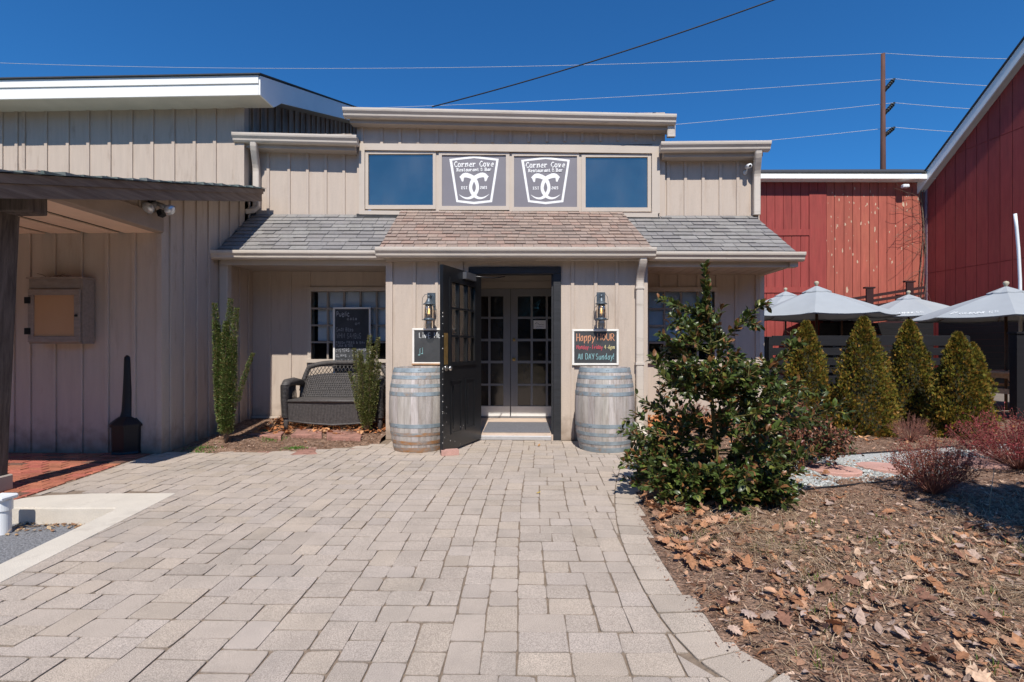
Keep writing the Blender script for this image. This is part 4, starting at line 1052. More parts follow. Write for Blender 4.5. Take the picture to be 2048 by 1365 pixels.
x0, x1, z0, z1 = X_(825, YCB), X_(825, YCB)+.585, Z_(830, 729, YCB), Z_(830, 657, YCB)
t, m = chalkboard('chalkboard', 'white framed chalkboard reading Live Music, partly hidden behind the open black door', x0, x1, z0, z1, YCB, 'white framed chalkboards on the entrance wall', True)
q = MB(); write(q, 'LivE', m, nn, .12, .76, .28, .16, .014, jit=.05, rr=rs); write(q, 'Music', m, nn, .48, .76, .38, .18, .014, jit=.05, rr=rs, eps0=.003); q.build('chalk_heading', CHW, t)
q = MB(); strip(q, [(.09, .22), (.13, .22), (.13, .24), (.09, .24)], .012, m, nn, .001); strip(q, [(.135, .22), (.135, .42), (.20, .46), (.20, .27)], .009, m, nn, .0014); strip(q, [(.165, .27), (.205, .27)], .02, m, nn, .0018); q.build('chalk_music_note', CHB, t)

# tall menu board in front of the porch window, leaning on the loveseat back
YM = 7.135
x0, x1, z0, z1 = X_(667, YM), X_(742, YM), .55, Z_(700, 615, YM)
t, m = chalkboard('menu_board', 'tall black menu board with white handwriting standing behind the wicker loveseat', x0, x1, z0, z1, YM)
q = MB(); rs = random.Random(12); e = .001
Lm = (z1-z0)
def row(zpx, txt, u0=.03, wd=.5, h=.03, sw=.0055):
    global e
    v = (Z_(700, zpx, YM)-z0-.026)/(Lm-.052); write(q, txt, m, nn, u0, v, wd, h, sw, jit=.1, rr=rs, eps0=e); e += .002
row(633, 'Public', .05, .38, .055, .012); row(640, 'cats', .36, .3, .03); row(650, 'on', .6, .14, .035); row(663, 'Small Bites', .05, .5, .045); row(677, 'WHIM SAMBUS', .06, .72, .06)
row(688, 'FRESH FRIES & RAW', .04, .86, .028); row(694, 'TUNA BITES', .04, .5, .026); row(704, 'OYSTERS - SHRIMP', .03, .9, .035); row(714, 'CLAMS - STEAK', .04, .8, .03)
row(725, 'TURTLE RED & WHITE', .03, .9, .03); row(732, 'SANDWICHES', .10, .7, .032); row(741, 'BURGERS', .12, .6, .03)
q.build('menu_writing', mat('faint_chalk', (.38, .39, .42), .9, .2, 60, 0), t)

def lantern(label, x):
    Yw = YV-.002
    t = thing('wall_lantern', label, 'wall lamp', (x, Yw, 1.3), 'wall lanterns beside the entrance')
    z = lambda py: Z_(1024, py, 6.22)
    cx, cy = x-.002, 6.20
    S = MB(); S.box(x-.045, x+.062, Yw-.02, Yw, z(620), z(584), bev=.003); S.tube([(cx+.01, Yw-.01, z(592)), (cx, Yw-.07, z(589)), (cx, cy, z(591))], .008, 8)
    S.build('wall_plate', LAMPM, t)
    S = MB(); S.lathe([(.001, z(590)), (.018, z(591)), (.022, z(594)), (.012, z(596)), (.026, z(599)), (.034, z(602)), (.050, z(606)), (.074, z(608.5)), (.076, z(609.5)), (.04, z(610))], c=(cx, cy, 0), n=24); S.build('lamp_cap', LAMPM, t)
    S = MB(); S.lathe([(.035, z(610)), (.052, z(612)), (.057, z(622)), (.055, z(637))], c=(cx, cy, 0), n=20); S.build('glass_chimney', GLL, t)
    S = MB(); S.lathe([(.03, z(636)), (.062, z(637)), (.066, z(638.5)), (.062, z(641)), (.03, z(641.5))], c=(cx, cy, 0), n=24); S.build('lamp_base', LAMPM, t)
    S = MB(); S.lathe([(.044, z(641)), (.05, z(646)), (.052, z(655)), (.046, z(658))], c=(cx, cy, 0), n=20); S.build('glass_skirt', GLL, t)
    S = MB(); 
    for s_ in (-1, 1): S.tube([(cx, cy-.002, z(588.5)), (cx+s_*.05, cy, z(589.5)), (cx+s_*.078, cy, z(596)), (cx+s_*.084, cy, z(608)), (cx+s_*.084, cy, z(640))], .0032, 6)
    S.lathe([(.064, z(640)), (.086, z(639.4)), (.086, z(640.6)), (.064, z(640))], c=(cx, cy, 0), n=20); S.build('wire_cage', LAMPM, t)
    S = MB(); S.tube([(cx, cy, z(612)), (cx, cy, z(615))], .012, 8); S.lathe([(.010, z(614)), (.022, z(618)), (.026, z(625)), (.015, z(631)), (.001, z(633))], c=(cx, cy, 0), n=14); bl_ = S.build('bulb', GLL, t)
    S = MB()
    for k in range(6):
        a = k*1.05; S.tube([(cx+.006*math.cos(a), cy+.006*math.sin(a), z(617)), (cx+.010*math.cos(a+.4), cy+.010*math.sin(a+.4), z(628))], .0016, 4)
    S.build('filament', FILA, bl_)
lantern('lit zinc lantern on the left of the doorway, above the barrel behind the door', X_(858, 6.2))
lantern('lit zinc lantern on the right of the doorway, above the happy hour chalkboard', X_(1203, 6.2))

S = MB(); S.box(-.59, .28, 6.44, 7.28, .073, .085, bev=.004); o_ = S.build('doormat', MATG); tag(o_, 'flat charcoal doormat lying inside the open doorway', 'doormat')
S = MB(); ex = Vector((.98, .35, 0)).normalized(); ey = Vector((-ex.y, ex.x, 0)); S.obox((-.86, 5.43, .03), ex*.095, ey*.045, Vector((0, 0, .028)))
tag(S.build('brick', STON), 'loose pink brick propping the open black door on the pavers', 'brick')

# floodlight pair under the gable of the left wing
t = thing('floodlight', 'twin floodlight with two silver bulbs on the wing gable above the timber beam', 'floodlight', (XW+.03, 5.35, 2.72))
bx = Vector(PX(300, 412, XW+.03)); bx = Vector((XW+.022, 5.20, 2.72))
S = MB(); S.tube([bx, bx+Vector((.025, 0, 0))], .05, 16); S.tube([bx+Vector((.02, 0, 0)), bx+Vector((.08, -.02, -.02))], .012, 8); S.build('mounting_plate', mat('bronze', (.05, .045, .04), .5, .2, 8, .05, 60), t)
for dx, dy, dz in ((-.02, -.12, -.09), (.13, .03, -.075)):
    p0 = bx+Vector((.07, 0, -.01)); p1 = p0+Vector((dx, dy, dz))
    dd = (p1-p0).normalized()
    S = MB(); S.tube([p0, p0.lerp(p1, .35), p0.lerp(p1, .6)], [.018, .028, .032], 14); f = S.build('lamp_holder', GREYD, t)
    S = MB(); S.tube([p0.lerp(p1, .58), p0.lerp(p1, .75), p1, p1+dd*.02], [.03, .055, .062, .03], 16); S.build('bulb', mat('bulb_glass', (.62, .64, .66), .12, .3, 30, .1, 60, metal=.5), f)
S = MB(); S.obox(bx+Vector((.09, .03, -.11)), (.022, 0, .01), (0, .035, 0), (-.01, 0, .03)); S.build('motion_sensor', PLB, t)

# security camera on the right
t = thing('security_camera', 'small white bullet camera under the upper right gutter', 'camera', tuple(P(1497, 333, YB-.12)))
c0 = Vector(P(1497, 333, YB-.12))
S = MB(); S.tube([c0+Vector((0, -.05, -.01)), c0+Vector((0, -.045, -.009)), c0+Vector((0, .05, .012)), c0+Vector((0, .06, .015))], [.012, .032, .032, .02], 16); S.build('camera_body', PLW, t)
S = MB(); S.tube([c0+Vector((0, .03, -.01)), c0+Vector((0, .06, -.05)), c0+Vector((0, .115, -.05))], .01, 8); S.tube([c0+Vector((0, .10, -.05)), c0+Vector((0, .118, -.05))], .03, 14); S.build('bracket', PLW, t)
S = MB(); S.tube([c0+Vector((0, -.052, -.011)), c0+Vector((0, -.056, -.012))], .016, 12); S.build('lens', PLB, t)

# notice case on the wing wall
t = thing('notice_case', 'empty weathered wooden notice case with a hinged glass door on the wing wall', 'display case', (-5.2, YW-.02, 1.2))
Yn = YW-.17
nx0, nx1, nz0, nz1 = X_(58, Yn), X_(165, Yn), Z_(110, 688, Yn), Z_(110, 558, Yn)
S = MB(); w_ = .022
S.box(nx0, nx1, Yn, YW-.024, nz1-w_, nz1); S.box(nx0, nx1, Yn, YW-.024, nz0, nz0+w_); S.box(nx0, nx0+w_, Yn+.001, YW-.024, nz0+w_, nz1-w_); S.box(nx1-w_, nx1, Yn+.001, YW-.024, nz0+w_, nz1-w_)
zc = Z_(110, 578, Yn); S.box(nx0+w_, nx1-w_, Yn-.002, Yn+.03, zc, nz1-w_); S.box(nx0-.012, nx1+.012, Yn-.02, YW-.024, nz1+.001, nz1+.018)
CASE = mat('case_wood', (.30, .24, .20), .8, .15, 6, .3, 70, stretch=(2, 6, 6)); S.build('cabinet', CASE, t)
S = MB(); dx0, dx1, dz0, dz1 = nx0+.008, X_(163, Yn), nz0+.015, zc-.006; fw = .065
S.box(dx0, dx1, Yn-.026, Yn-.003, dz1-fw, dz1, bev=.004); S.box(dx0, dx1, Yn-.026, Yn-.003, dz0, dz0+fw, bev=.004); S.box(dx0, dx0+fw, Yn-.025, Yn-.004, dz0+fw, dz1-fw, bev=.004); S.box(dx1-fw, dx1, Yn-.025, Yn-.004, dz0+fw, dz1-fw, bev=.004)
f = S.build('case_door', CASE, t)
S = MB(); S.add([(dx0+fw, Yn-.012, dz0+fw), (dx1-fw, Yn-.012, dz0+fw), (dx1-fw, Yn-.012, dz1-fw), (dx0+fw, Yn-.012, dz1-fw)], [(0, 1, 2, 3)]); S.build('pane', GLB, f)
S = MB(); S.tube([(dx1-.03, Yn-.026, (dz0+dz1)/2), (dx1-.03, Yn-.045, (dz0+dz1)/2)], .012, 10); S.build('handle', BLK, f)
for z in (dz1-.12, dz0+.12): S = MB(); S.box(dx0-.03, dx0+.035, Yn-.032, Yn-.027, z-.035, z+.035); S.build('hinge', BLK, f)
S = MB(); S.box(nx0+.03, nx1-.03, Yn-.004, Yn-.001, dz0+.04, dz1-.04); S.build('backing_paper', PAPER, t)
S = MB(); rs = random.Random(6)
for k in range(14):
    a = Vector((nx0+rs.uniform(.1, .35), YW-.12+rs.uniform(-.03, .05), nz1+.02)); dr = Vector((rs.uniform(-.14, .16), rs.uniform(-.03, .03), rs.uniform(.0, .05))); S.tube([a, a+dr*.5+Vector((0, 0, .012)), a+dr], .0025, 4)
tag(S.build('twigs', TWIG), 'few dry nest twigs lying on top of the notice case', 'twigs')

# cigarette receptacle
ax, ay = G(235, 912); ay += .16; 
t = thing('ash_receptacle', 'black plastic cigarette receptacle with a tall tapering neck against the wing wall', 'ashtray', (ax, ay, .004))
S = MB(); S.lathe([(.15, .004), (.175, .008), (.165, .03), (.17, .30)], n=8, smooth=False); local(S, 'bin_body', PLB, t)
S = MB(); S.lathe([(.17, .30), (.188, .302), (.188, .325), (.12, .385), (.065, .42)], n=8, smooth=False); local(S, 'lid', PLB, t)
S = MB(); S.lathe([(.085, .40), (.070, .46), (.062, .60), (.052, .85), (.048, 1.03), (.046, 1.06), (.030, 1.082), (.001, 1.085)], n=16); local(S, 'neck', PLB, t)

# white drain pipe at the curb
t = thing('drain_pipe', 'white plastic drain pipe with a square cap beside the curb', 'pipe', (-3.665, 3.36, -.12))
S = MB(); S.lathe([(.052, 0), (.052, .16), (.06, .165), (.06, .235)], n=28, smooth=False); local(S, 'pipe', PLW, t)
S = MB(); S.box(-.064, .064, -.064, .064, .235, .268, bev=.010); local(S, 'cap', PLW, t)

# wicker loveseat
def bench():
    bx0, bx1, yf, yb, zg = X_(563, 6.55), X_(772, 6.6)-.01, 6.53, 7.02, .075
    t = thing('wicker_loveseat', 'dark brown wicker loveseat with a curved latticed back on the porch bed', 'loveseat', ((bx0+bx1)/2, (yf+yb)/2, zg))
    W = bx1-bx0; mx = (bx0+bx1)/2; sz = zg+.40
    rs = random.Random(5)
    def col(): v = rs.uniform(.8, 1.15); return (v, v, v)
    # seat
    S = MB(); n_ = 60
    for k in range(n_):     # woven front apron, one reed bundle per rib
        a = bx0+.10+(W-.2)*k/n_; b_ = a+(W-.2)/n_-.003; u = (k+.5)/n_*2-1; zl = sz-.27-.05*(1-abs(u)); 
        S.loft([(a, yf+.01, zl), (b_, yf+.01, zl), (b_, yf-.012, sz-.02), (a, yf-.012, sz-.02)], [(a, yf+.03, zl), (b_, yf+.03, zl), (b_, yf+.03, sz-.02), (a, yf+.03, sz-.02)])
    S.tube([(bx0+.07, yf-.005, sz-.015), (mx, yf-.02, sz-.01), (bx1-.07, yf-.005, sz-.015)], .022, 8)
    for k in range(24): y = yf+.01+(yb-yf-.08)*k/24; S.tube([(bx0+.08, y, sz-.008), (mx, y, sz-.014), (bx1-.08, y, sz-.008)], .011, 5)
    S.tube([(bx0+.1, yf+.01, sz-.28), (mx-.3, yf+.01, sz-.31), (mx, yf+.01, sz-.33), (mx+.3, yf+.01, sz-.31), (bx1-.1, yf+.01, sz-.28)], .014, 6)
    S.build('seat', WICK, t)
    # back: arched top rail, dense weave below, open lattice above
    def topz(u): return zg+.88-.11*abs(u)**3.2-.18*max(0, abs(u)-.86)/.14
    def back(u, f): z = sz+(topz(u)-sz)*f; return Vector((mx+u*(W/2-.05)*(.93+.05*f), yb-.10+.12*f, z))
    S = MB()
    nrib = 74
    for k in range(nrib):
        u0, u1 = -1+2*k/nrib, -1+2*(k+.8)/nrib; c = col()
        hf = .70
        for j in range(7):
            f0, f1 = hf*j/7, hf*(j+1)/7; o_ = .006 if (j+k) % 2 else 0
            p = [back(u0, f0), back(u1, f0), back(u1, f1), back(u0, f1)]
            S.loft([q+Vector((0, -.008-o_, 0)) for q in p], [q+Vector((0, .008, 0)) for q in p])
    for j in range(11): S.tube([back(-1+2*i/20, .70*(j+.5)/11)+Vector((0, -.012, 0)) for i in range(21)], .0055, 4)
    for k in range(-2, 26):   # lattice
        for sg_ in (1, -1):
            u = -1+2*k/23; v = u+sg_*.14
            if abs(u) < 1 and abs(v) < 1: S.tube([back(u, .70), back((u+v)/2, .84), back(v, .975)], .0045, 4)
    for s_ in (-1, 1): S.tube([back(s_*.99, 0), back(s_*.99, .5), back(s_*.985, .8)], .03, 8)
    S.build('backrest', WICK, t)
    S = MB(); pts = [back(-1+.0, .45)]+[back(-1+2*i/26, 1) for i in range(27)]+[back(1, .45)]
    S.tube(pts, .034, 10)
    for i in range(len(pts)-1):
        for q in (.15, .5, .85):
            p = pts[i].lerp(pts[i+1], q); d_ = (pts[i+1]-pts[i]).normalized()*.004; S.tube([p-d_, p+d_], .0365, 10)
    S.build('back_rail', WICK, t)
    for s_, ex_ in ((-1, bx0+.055), (1, bx1-.055)):
        S = MB(); az = zg+.61
        S.tube([(ex_, yf+.03, zg+.16), (ex_, yf-.005, zg+.4), (ex_, yf, az-.04), (ex_, yf+.05, az+.01), (ex_, yf+.25, az+.02), (ex_-s_*.03, yb-.06, az-.01)], [.045, .045, .055, .058, .055, .045], 12)
        for k in range(26): 
            z = zg+.17+k*.017; S.tube([(ex_, yf+.02-.03*min(1, (z-zg-.16)/.24), z), (ex_, yf+.02-.03*min(1, (z-zg-.16)/.24), z+.007)], .052, 12)
        for k in range(12):
            y = yf+.06+k*.022; S.tube([(ex_, y, az-.02), (ex_+s_*.02*math.sin(k*.3), y+.02, az-.18), (ex_-s_*.01, y+.03, zg+.16)], .006, 4)
        S.build('armrest', WICK, t)
    for s_, lx in ((-1, bx0+.06), (1, bx1-.06)):
        for ly in (yf+.03, yb-.06):
            S = MB(); S.tube([(lx, ly, zg+.2), (lx-s_*.0, ly, zg+.1), (lx, ly, zg-.06)], [.042, .034, .026], 10); S.build('leg', WICK, t)
bench()

FLAG = mat('dusty_flagstone', (.36, .185, .145), .9, .15, 8, .4, 90, fine=.2, fscale=130, dirt=(.12, .07, .045), dscale=6, dlo=.48, dhi=.66)
# flagstones in the left bed
def flat(name, label, cat, pts, z, th, m, group, rs, rag=.012):
    cx = sum(p[0] for p in pts)/len(pts); cy = sum(p[1] for p in pts)/len(pts); mb = MB(); out = []
    for i in range(len(pts)):
        a, b_ = pts[i], pts[(i+1) % len(pts)]
        for k in range(3): t_ = k/3; out.append((a[0]+(b_[0]-a[0])*t_+rs.uniform(-rag, rag), a[1]+(b_[1]-a[1])*t_+rs.uniform(-rag, rag)))
    i_ = [(cx+(p[0]-cx)*.96, cy+(p[1]-cy)*.96) for p in out]; n_ = len(out)
    mb.add([(x, y, z-th) for x, y in out]+[(x, y, z-.006) for x, y in out]+[(x, y, z) for x, y in i_],
           [(i, (i+1) % n_, n_+(i+1) % n_, n_+i) for i in range(n_)]+[(n_+i, n_+(i+1) % n_, 2*n_+(i+1) % n_, 2*n_+i) for i in range(n_)]+[tuple(range(2*n_, 3*n_))])
    return tag(mb.build(name, m, None, rootloc=(cx, cy, z-th)), label, cat, group)
rs = random.Random(4); GS = 'pink flagstones in the porch bed'
fl = [([(585, 872), (640, 874), (648, 857), (597, 855)], 'pink flagstone under the left front leg of the loveseat'),
      ([(652, 876), (722, 878), (718, 862), (656, 859)], 'long pink flagstone in front of the middle of the loveseat'),
      ([(500, 872), (560, 876), (572, 862), (520, 860)], 'dusty pink flagstone in the shade left of the loveseat'),
      ([(505, 905), (570, 906), (580, 896), (520, 895)], 'pink flagstone at the paver edge beside the green weeds, the leftmost'),
      ([(583, 905), (632, 903), (640, 888), (600, 887)], 'pink flagstone at the paver edge right of the green weeds'),
      ([(690, 900), (735, 898), (742, 889), (702, 890)], 'pale flagstone at the paver edge near the entrance wall')]
for pp, lb in fl:
    zz = .06 if pp[0][1] < 890 else .03
    w_ = [G(*p, zz) for p in pp]; mx = sum(p[0] for p in w_)/4; my = sum(p[1] for p in w_)/4
    flat('flagstone', lb, 'flagstone', w_, bedz_left(mx, my)+(.016 if pp[0][1] < 890 else .008), .06, FLAG, GS, rs, .02)
# stepping stones on the gravel path
def oval(cx, cy, rx, ry, a=0, n_=12): return [(cx+rx*math.cos(q)*math.cos(a)-ry*math.sin(q)*math.sin(a), cy+rx*math.cos(q)*math.sin(a)+ry*math.sin(q)*math.cos(a)) for q in [2*math.pi*i/n_ for i in range(n_)]]
for (px, py, rx, ry, a), lb in (((1666, 940, .22, .19, -.3), 'round pink stepping stone nearest the holly bush'), ((1765, 935, .21, .17, -.2), 'round pink stepping stone second from the holly bush'),
                             ((1957, 925, .26, .2, -.2), 'round pink stepping stone right of the bare red twigged bush'), ((1995, 910, .22, .16, 0), 'pink stepping stone farthest to the right, half hidden by the red bush')):
    x, y = G(px, py, .08); flat('stepping_stone', lb, 'stepping stone', oval(x, y, rx, ry, a), .094, .05, STON, 'stepping stones on the gravel path', rs, .006)

# ================================================================== BARNS, POLE AND WIRES
YBN = 15.5
BARN = thing('red_barn', 'long low red barn with peeling paint and white eave behind the umbrellas', 'barn', (9.5, YBN, 0))
x0, x1 = 5.2, X_(1850, YBN); ze0, ze1 = Z_(1520, 348, YBN-.32), Z_(1825, 351, YBN-.32)
def shade(v, r=1.0): return (v*r, v, v)
S = MB(); S.box(x0, x1, YBN, YBN+.1, -.05, ze1-.02)
rs = random.Random(9)
bp = [X_(1480+v/2.2025, YBN) for v in (86, 115, 152, 189, 226, 265, 302, 341, 379, 414, 456, 494, 530, 568, 607, 645, 682, 718, 756, 790, 806)]
xsb = [x0+.24*i for i in range(int((bp[0]-x0)/.24))]+bp
zs1 = Z_(1700, 350+ (910-590)/2.2, YBN)
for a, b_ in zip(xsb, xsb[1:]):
    lit = a > X_(1651, YBN)  # boards right of the door take a paler, more orange red
    base = rs.uniform(.9, 1.06); c = (base*1.0, base, base) if not lit else (base*1.3, base*1.95, base*1.6)  # lit only marks the boards right of the door, given the paler tint
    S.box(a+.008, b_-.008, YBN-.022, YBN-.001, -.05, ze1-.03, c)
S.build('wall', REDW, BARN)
S = MB()
for ya, yb_ in ((460, 472), (575, 586)): S.box(X_(1520, YBN), X_(1617, YBN), YBN-.045, YBN-.023, Z_(1560, yb_, YBN), Z_(1560, ya, YBN))
S.box(X_(1617, YBN), X_(1651, YBN), YBN-.05, YBN-.023, 0, ze1-.4); S.build('door_boards', REDW, BARN)
S = MB(); x0w = x0-.3
S.ext([(0, 0), (-.03, 0), (-.03, -.14), (0, -.14)], (x0w, YBN-.32, ze0+.02), (x1+.1, YBN-.32, ze1+.02)); S.ext([(0, 0), (.32, 0), (.32, -.02), (0, -.02)], (x0w, YBN-.32, ze0-.10), (x1, YBN-.32, ze1-.10)); S.build('white_eave', WHT, BARN)
S = MB(); S.ext([(-.04, .02), (-.04, .06), (7, 2.6), (7, 2.4)], (x0w, YBN-.32, ze0+.01), (x1+4, YBN-.32, ze1+.01)); S.build('roof', ROOFD, BARN)
# patches of bare wood where the paint has flaked
S = MB()
for k in range(90):
    px = rs.uniform(1652, 1848); py = rs.choice([rs.uniform(375, 600), rs.gauss(480, 60), rs.gauss(400, 20)])
    if not 372 < py < 610: continue
    c = P(px, py, YBN-.024); h_ = rs.uniform(.03, .10)*(1.2 if rs.random() < .2 else .8); w_ = h_*rs.uniform(.25, .7)
    S.add([c]+[(c[0]+w_*.5*math.cos(a)*rs.uniform(.3, 1.4), c[1], c[2]+h_*math.sin(a)*rs.uniform(.25, 1.0)) for a in [i*.785 for i in range(8)]], [(0, i, i % 8+1) for i in range(1, 9)])
S.build('bare_patches', mat('bare_wood', (.58, .42, .30), .85, .15, 8, .05, 60), BARN)
S = MB(); a = P(1817, 370, YBN-.4); S.box(a[0]-.09, a[0]+.10, YBN-.33, YBN-.20, a[2]-.05, a[2]+.05, bev=.02); tag(S.build('barn_light', PLW), 'small white lamp under the eave where the two red barns meet', 'lamp')

# gabled barn, its long wall running towards the camera
WD = Vector((-.115, 1, 0)).normalized(); A0 = Vector((X_(1852, YBN-.02), YBN-.02, 0))      # far corner
def wallhit(px, py):
    """point where the photo ray meets the gabled barn's wall"""
    r = Vector(ray(px, py)); n_ = Vector((WD.y, -WD.x, 0)); o = Vector((0, 0, EYE)); t = (A0-o).dot(n_)/r.dot(n_); return o+r*t
NR = Vector((-WD.y, WD.x, 0))    # outwards, to the left
GB = thing('gabled_barn', 'dark red gabled barn with white rake board at the right edge', 'barn', (A0.x+2, A0.y-5, 0))
R0 = wallhit(1836, 374); R1 = wallhit(2048, 92)
def W(s_, z, o=0): return A0-WD*s_+NR*o+Vector((0, 0, z))     # s_ metres towards the camera
s1 = (R1-A0).dot(-WD); sl = (R1.z-R0.z)/(s1-(R0-A0).dot(-WD)); zf = R0.z-sl*(R0-A0).dot(-WD)-.30; RD = 6.2
def rz_(s_): return zf+sl*s_ if s_ < RD else zf+sl*(2*RD-s_)
S = MB(); S.loft([W(0, 0), W(2*RD, 0), W(2*RD, zf), W(RD, rz_(RD)), W(0, zf)], [W(0, 0, -.1), W(2*RD, 0, -.1), W(2*RD, zf, -.1), W(RD, rz_(RD), -.1), W(0, zf, -.1)])
s_ = .03; sm = .30
seam1, seam2 = wallhit(1990, 278).z, wallhit(1950, 533).z
while s_ < 2*RD:
    e_ = min(s_+sm, 2*RD)
    if s_ > 1e9: break
    c = shade(rs.uniform(.85, 1.1))
    a_, b_ = s_+.006, e_-.012
    for z0_, z1_ in ((0, seam2), (seam2+.02, seam1), (seam1+.02, 99)):
        za, zb_ = min(z1_, rz_(a_)-.02), min(z1_, rz_(b_)-.02)
        if za <= z0_+.05 or zb_ <= z0_+.05: continue
        th = .014
        S.loft([W(a_, z0_, th), W(b_, z0_, th), W(b_, zb_, th), W(a_, za, th)], [W(a_, z0_, .001), W(b_, z0_, .001), W(b_, zb_, .001), W(a_, za, .001)], c)
    s_ = e_
S.build('wall', REDW, GB)
S = MB()
for a_, b_ in ((-.25, RD), (RD, 2*RD+.3)):
    za, zb_ = rz_(a_), rz_(b_); 
    S.loft([W(a_, za+.12, .26), W(b_, zb_+.12, .26), W(b_, zb_-.20, .26), W(a_, za-.20, .26)], [W(a_, za+.12, .225), W(b_, zb_+.12, .225), W(b_, zb_-.20, .225), W(a_, za-.20, .225)])
S.build('rake_board', WHT, GB)
S = MB()
for a_, b_ in ((-.25, RD), (RD, 2*RD+.3)):
    za, zb_ = rz_(a_), rz_(b_); S.loft([W(a_, za-.16, .225), W(b_, zb_-.16, .225), W(b_, zb_-.13, .225), W(a_, za-.13, .225)], [W(a_, za-.16, .002), W(b_, zb_-.16, .002), W(b_, zb_-.13, .002), W(a_, za-.13, .002)])
S.build('rake_soffit', WHITESOF, GB)
S = MB()
for a_, b_ in ((-.35, RD), (RD, 2*RD+.4)):
    za, zb_ = rz_(a_), rz_(b_); S.loft([W(a_, za+.125, .30), W(b_, zb_+.125, .30), W(b_, zb_+.165, .30), W(a_, za+.165, .30)], [W(a_, za+.125, -8), W(b_, zb_+.125, -8), W(b_, zb_+.165, -8), W(a_, za+.165, -8)])
S.build('roof', ROOFD, GB)
S = MB(); c0 = W(0, 0, 0); S.loft([W(-.02, 0, .03), W(.06, 0, .03), W(.06, zf, .03), W(-.02, zf, .03)], [W(-.02, 0, .001), W(.06, 0, .001), W(.06, zf, .001), W(-.02, zf, .001)]); S.build('corner_board', mat('mauve_trim', (.30, .22, .26), .7, .1, 5, .05, 60), GB)
# bare vines in the corner of the barns
S = MB(); rs = random.Random(31)
for k in range(20):
    px, py = rs.uniform(1838, 1856), rs.uniform(385, 560); p = Vector(P(px, py, YBN-.08)); pts = [p]; dr = Vector((rs.uniform(-.5, .25), -.05, rs.uniform(-.6, .5)))
    for j in range(9):
        dr += Vector((rs.uniform(-.3, .2), rs.uniform(-.1, .06), rs.uniform(-.35, .3))); dr.x = max(min(dr.x, .5), -.9); p = p+dr.normalized()*.13; p.y = min(max(p.y, YBN-.3), YBN-.03); pts.append(p.copy())
    S.tube(pts, .0045, 3)
for k in range(3): S.tube([Vector((x1-.15+.05*k+.06*math.sin(j+k), YBN-.06, .4+j*.55)) for j in range(11)], .012, 4)
tag(S.build('bare_vine', TWIG), 'bare grey vine climbing the corner between the two red barns', 'vine')
# bent white pole by the gabled barn
S = MB(); pts = [P(2041, 640, 9.6), P(2040, 560, 9.6), P(2037, 500, 9.6), P(2033, 455, 9.6), P(2030, 428, 9.6)]
pts = [(pts[0][0], 9.6, .0)]+pts
S.tube(smooth3 := [Vector(p) for p in pts], .026, 8); tag(S.build('white_pole', PLW), 'thin bent white pole rising in front of the gabled barn', 'pole')

# boards added in place of slatted shadows cast on the barn wall
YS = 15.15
SC = thing('slatted_shadow', 'dark maroon boards standing in for a slatted shadow on the barn wall, rising to the right', 'shadow stand-in', (11.5, YS, 0))
DKR = mat('maroon_shadow_tone', (.035, .010, .011), .8, .2, 5, .1, 60)  # barn red taken down to the tone of shadow
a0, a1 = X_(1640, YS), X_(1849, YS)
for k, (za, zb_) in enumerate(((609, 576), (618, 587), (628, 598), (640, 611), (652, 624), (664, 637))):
    S = MB(); t0, t1 = Z_(1700, za, YS), Z_(1700, zb_, YS); S.ext([(0, 0), (.03, 0), (.03, .085), (0, .085)], (a0, YS, t0-.04), (a1, YS, t1-.04)); S.build('slat', DKR, SC)  # slats of the shadow pattern, built as solid boards
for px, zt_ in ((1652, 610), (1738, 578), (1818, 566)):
    S = MB(); xx = X_(px, YS); hw = .10; S.box(xx-hw, xx+hw, YS-.05, YS-.003, 0, Z_(1700, zt_, YS)); S.box(xx-hw-.05, xx+hw+.05, YS-.06, YS+.04, Z_(1700, zt_, YS)+.002, Z_(1700, zt_, YS)+.05); S.build('post', DKR, SC)  # uprights of the shadow pattern, built as solid boards

# transmission pole, arms and wires
YPL = 42.0
px_, pz = X_(1766, YPL), Z_(1766, 108, YPL)
PL = thing('utility_pole', 'tall rusty steel transmission pole with three upswept arms behind the red barn', 'pole', (px_, YPL, 0))
S = MB(); S.tube([(px_, YPL, 0), (px_, YPL, pz*.6), (px_, YPL, pz)], [.23, .20, .15], 12); S.build('mast', RUST, PL)
arms = []
for yb_, yt_ in ((183, 157), (229, 205), (273, 254)):
    a = P(1768, yb_, YPL); b_ = P(1789, yt_+1, YPL); S = MB(); S.tube([a, b_], [.15, .09], 8)
    for q in (.35, .5, .65, .8): m_ = Vector(a).lerp(Vector(b_), q); S.tube([m_-Vector((.03, 0, .03)), m_+Vector((.03, 0, .03))], .17, 8)
    S.build('arm', mat('insulator_grey', (.02, .024, .026), .5, .2, 5, 0), PL); arms.append(b_)
top = P(1770, 107, YPL)
def wire(name, lab, a, b_, sag, r, m, grp=None, n_=40):
    mb = MB(); a, b_ = Vector(a), Vector(b_)
    mb.tube([a.lerp(b_, i/n_)-Vector((0, 0, sag*4*(i/n_)*(1-i/n_))) for i in range(n_+1)], r, 4, cap=False)
    return tag(mb.build(name, m), lab, 'wire', grp)
WG = 'transmission wires strung on the rusty pole'
names = ['topmost', 'second highest', 'third highest', 'lowest']
Lp = [(-10, 126), (690, 218), (1200, 262), (1440, 290)]
for k, (st, en) in enumerate(zip([top]+arms, Lp)):
    far = Vector(P(*en, YPL+4)); st = Vector(st)
    wire('power_wire', f'{names[k]} thin pale wire running left from the rusty pole across the sky', st, far, [ .86, .28, .10, .06][k], .019, WIRE, WG)
Rp = [(2060, 119), (2060, 176), (2060, 224), (2060, 271)]
for k, (st, en) in enumerate(zip([top]+arms, Rp)):
    wire('power_wire', f'{names[k]} thin pale wire running right from the rusty pole towards the gabled barn', st, P(*en, YPL-3), .08, .019, WIRE, WG)
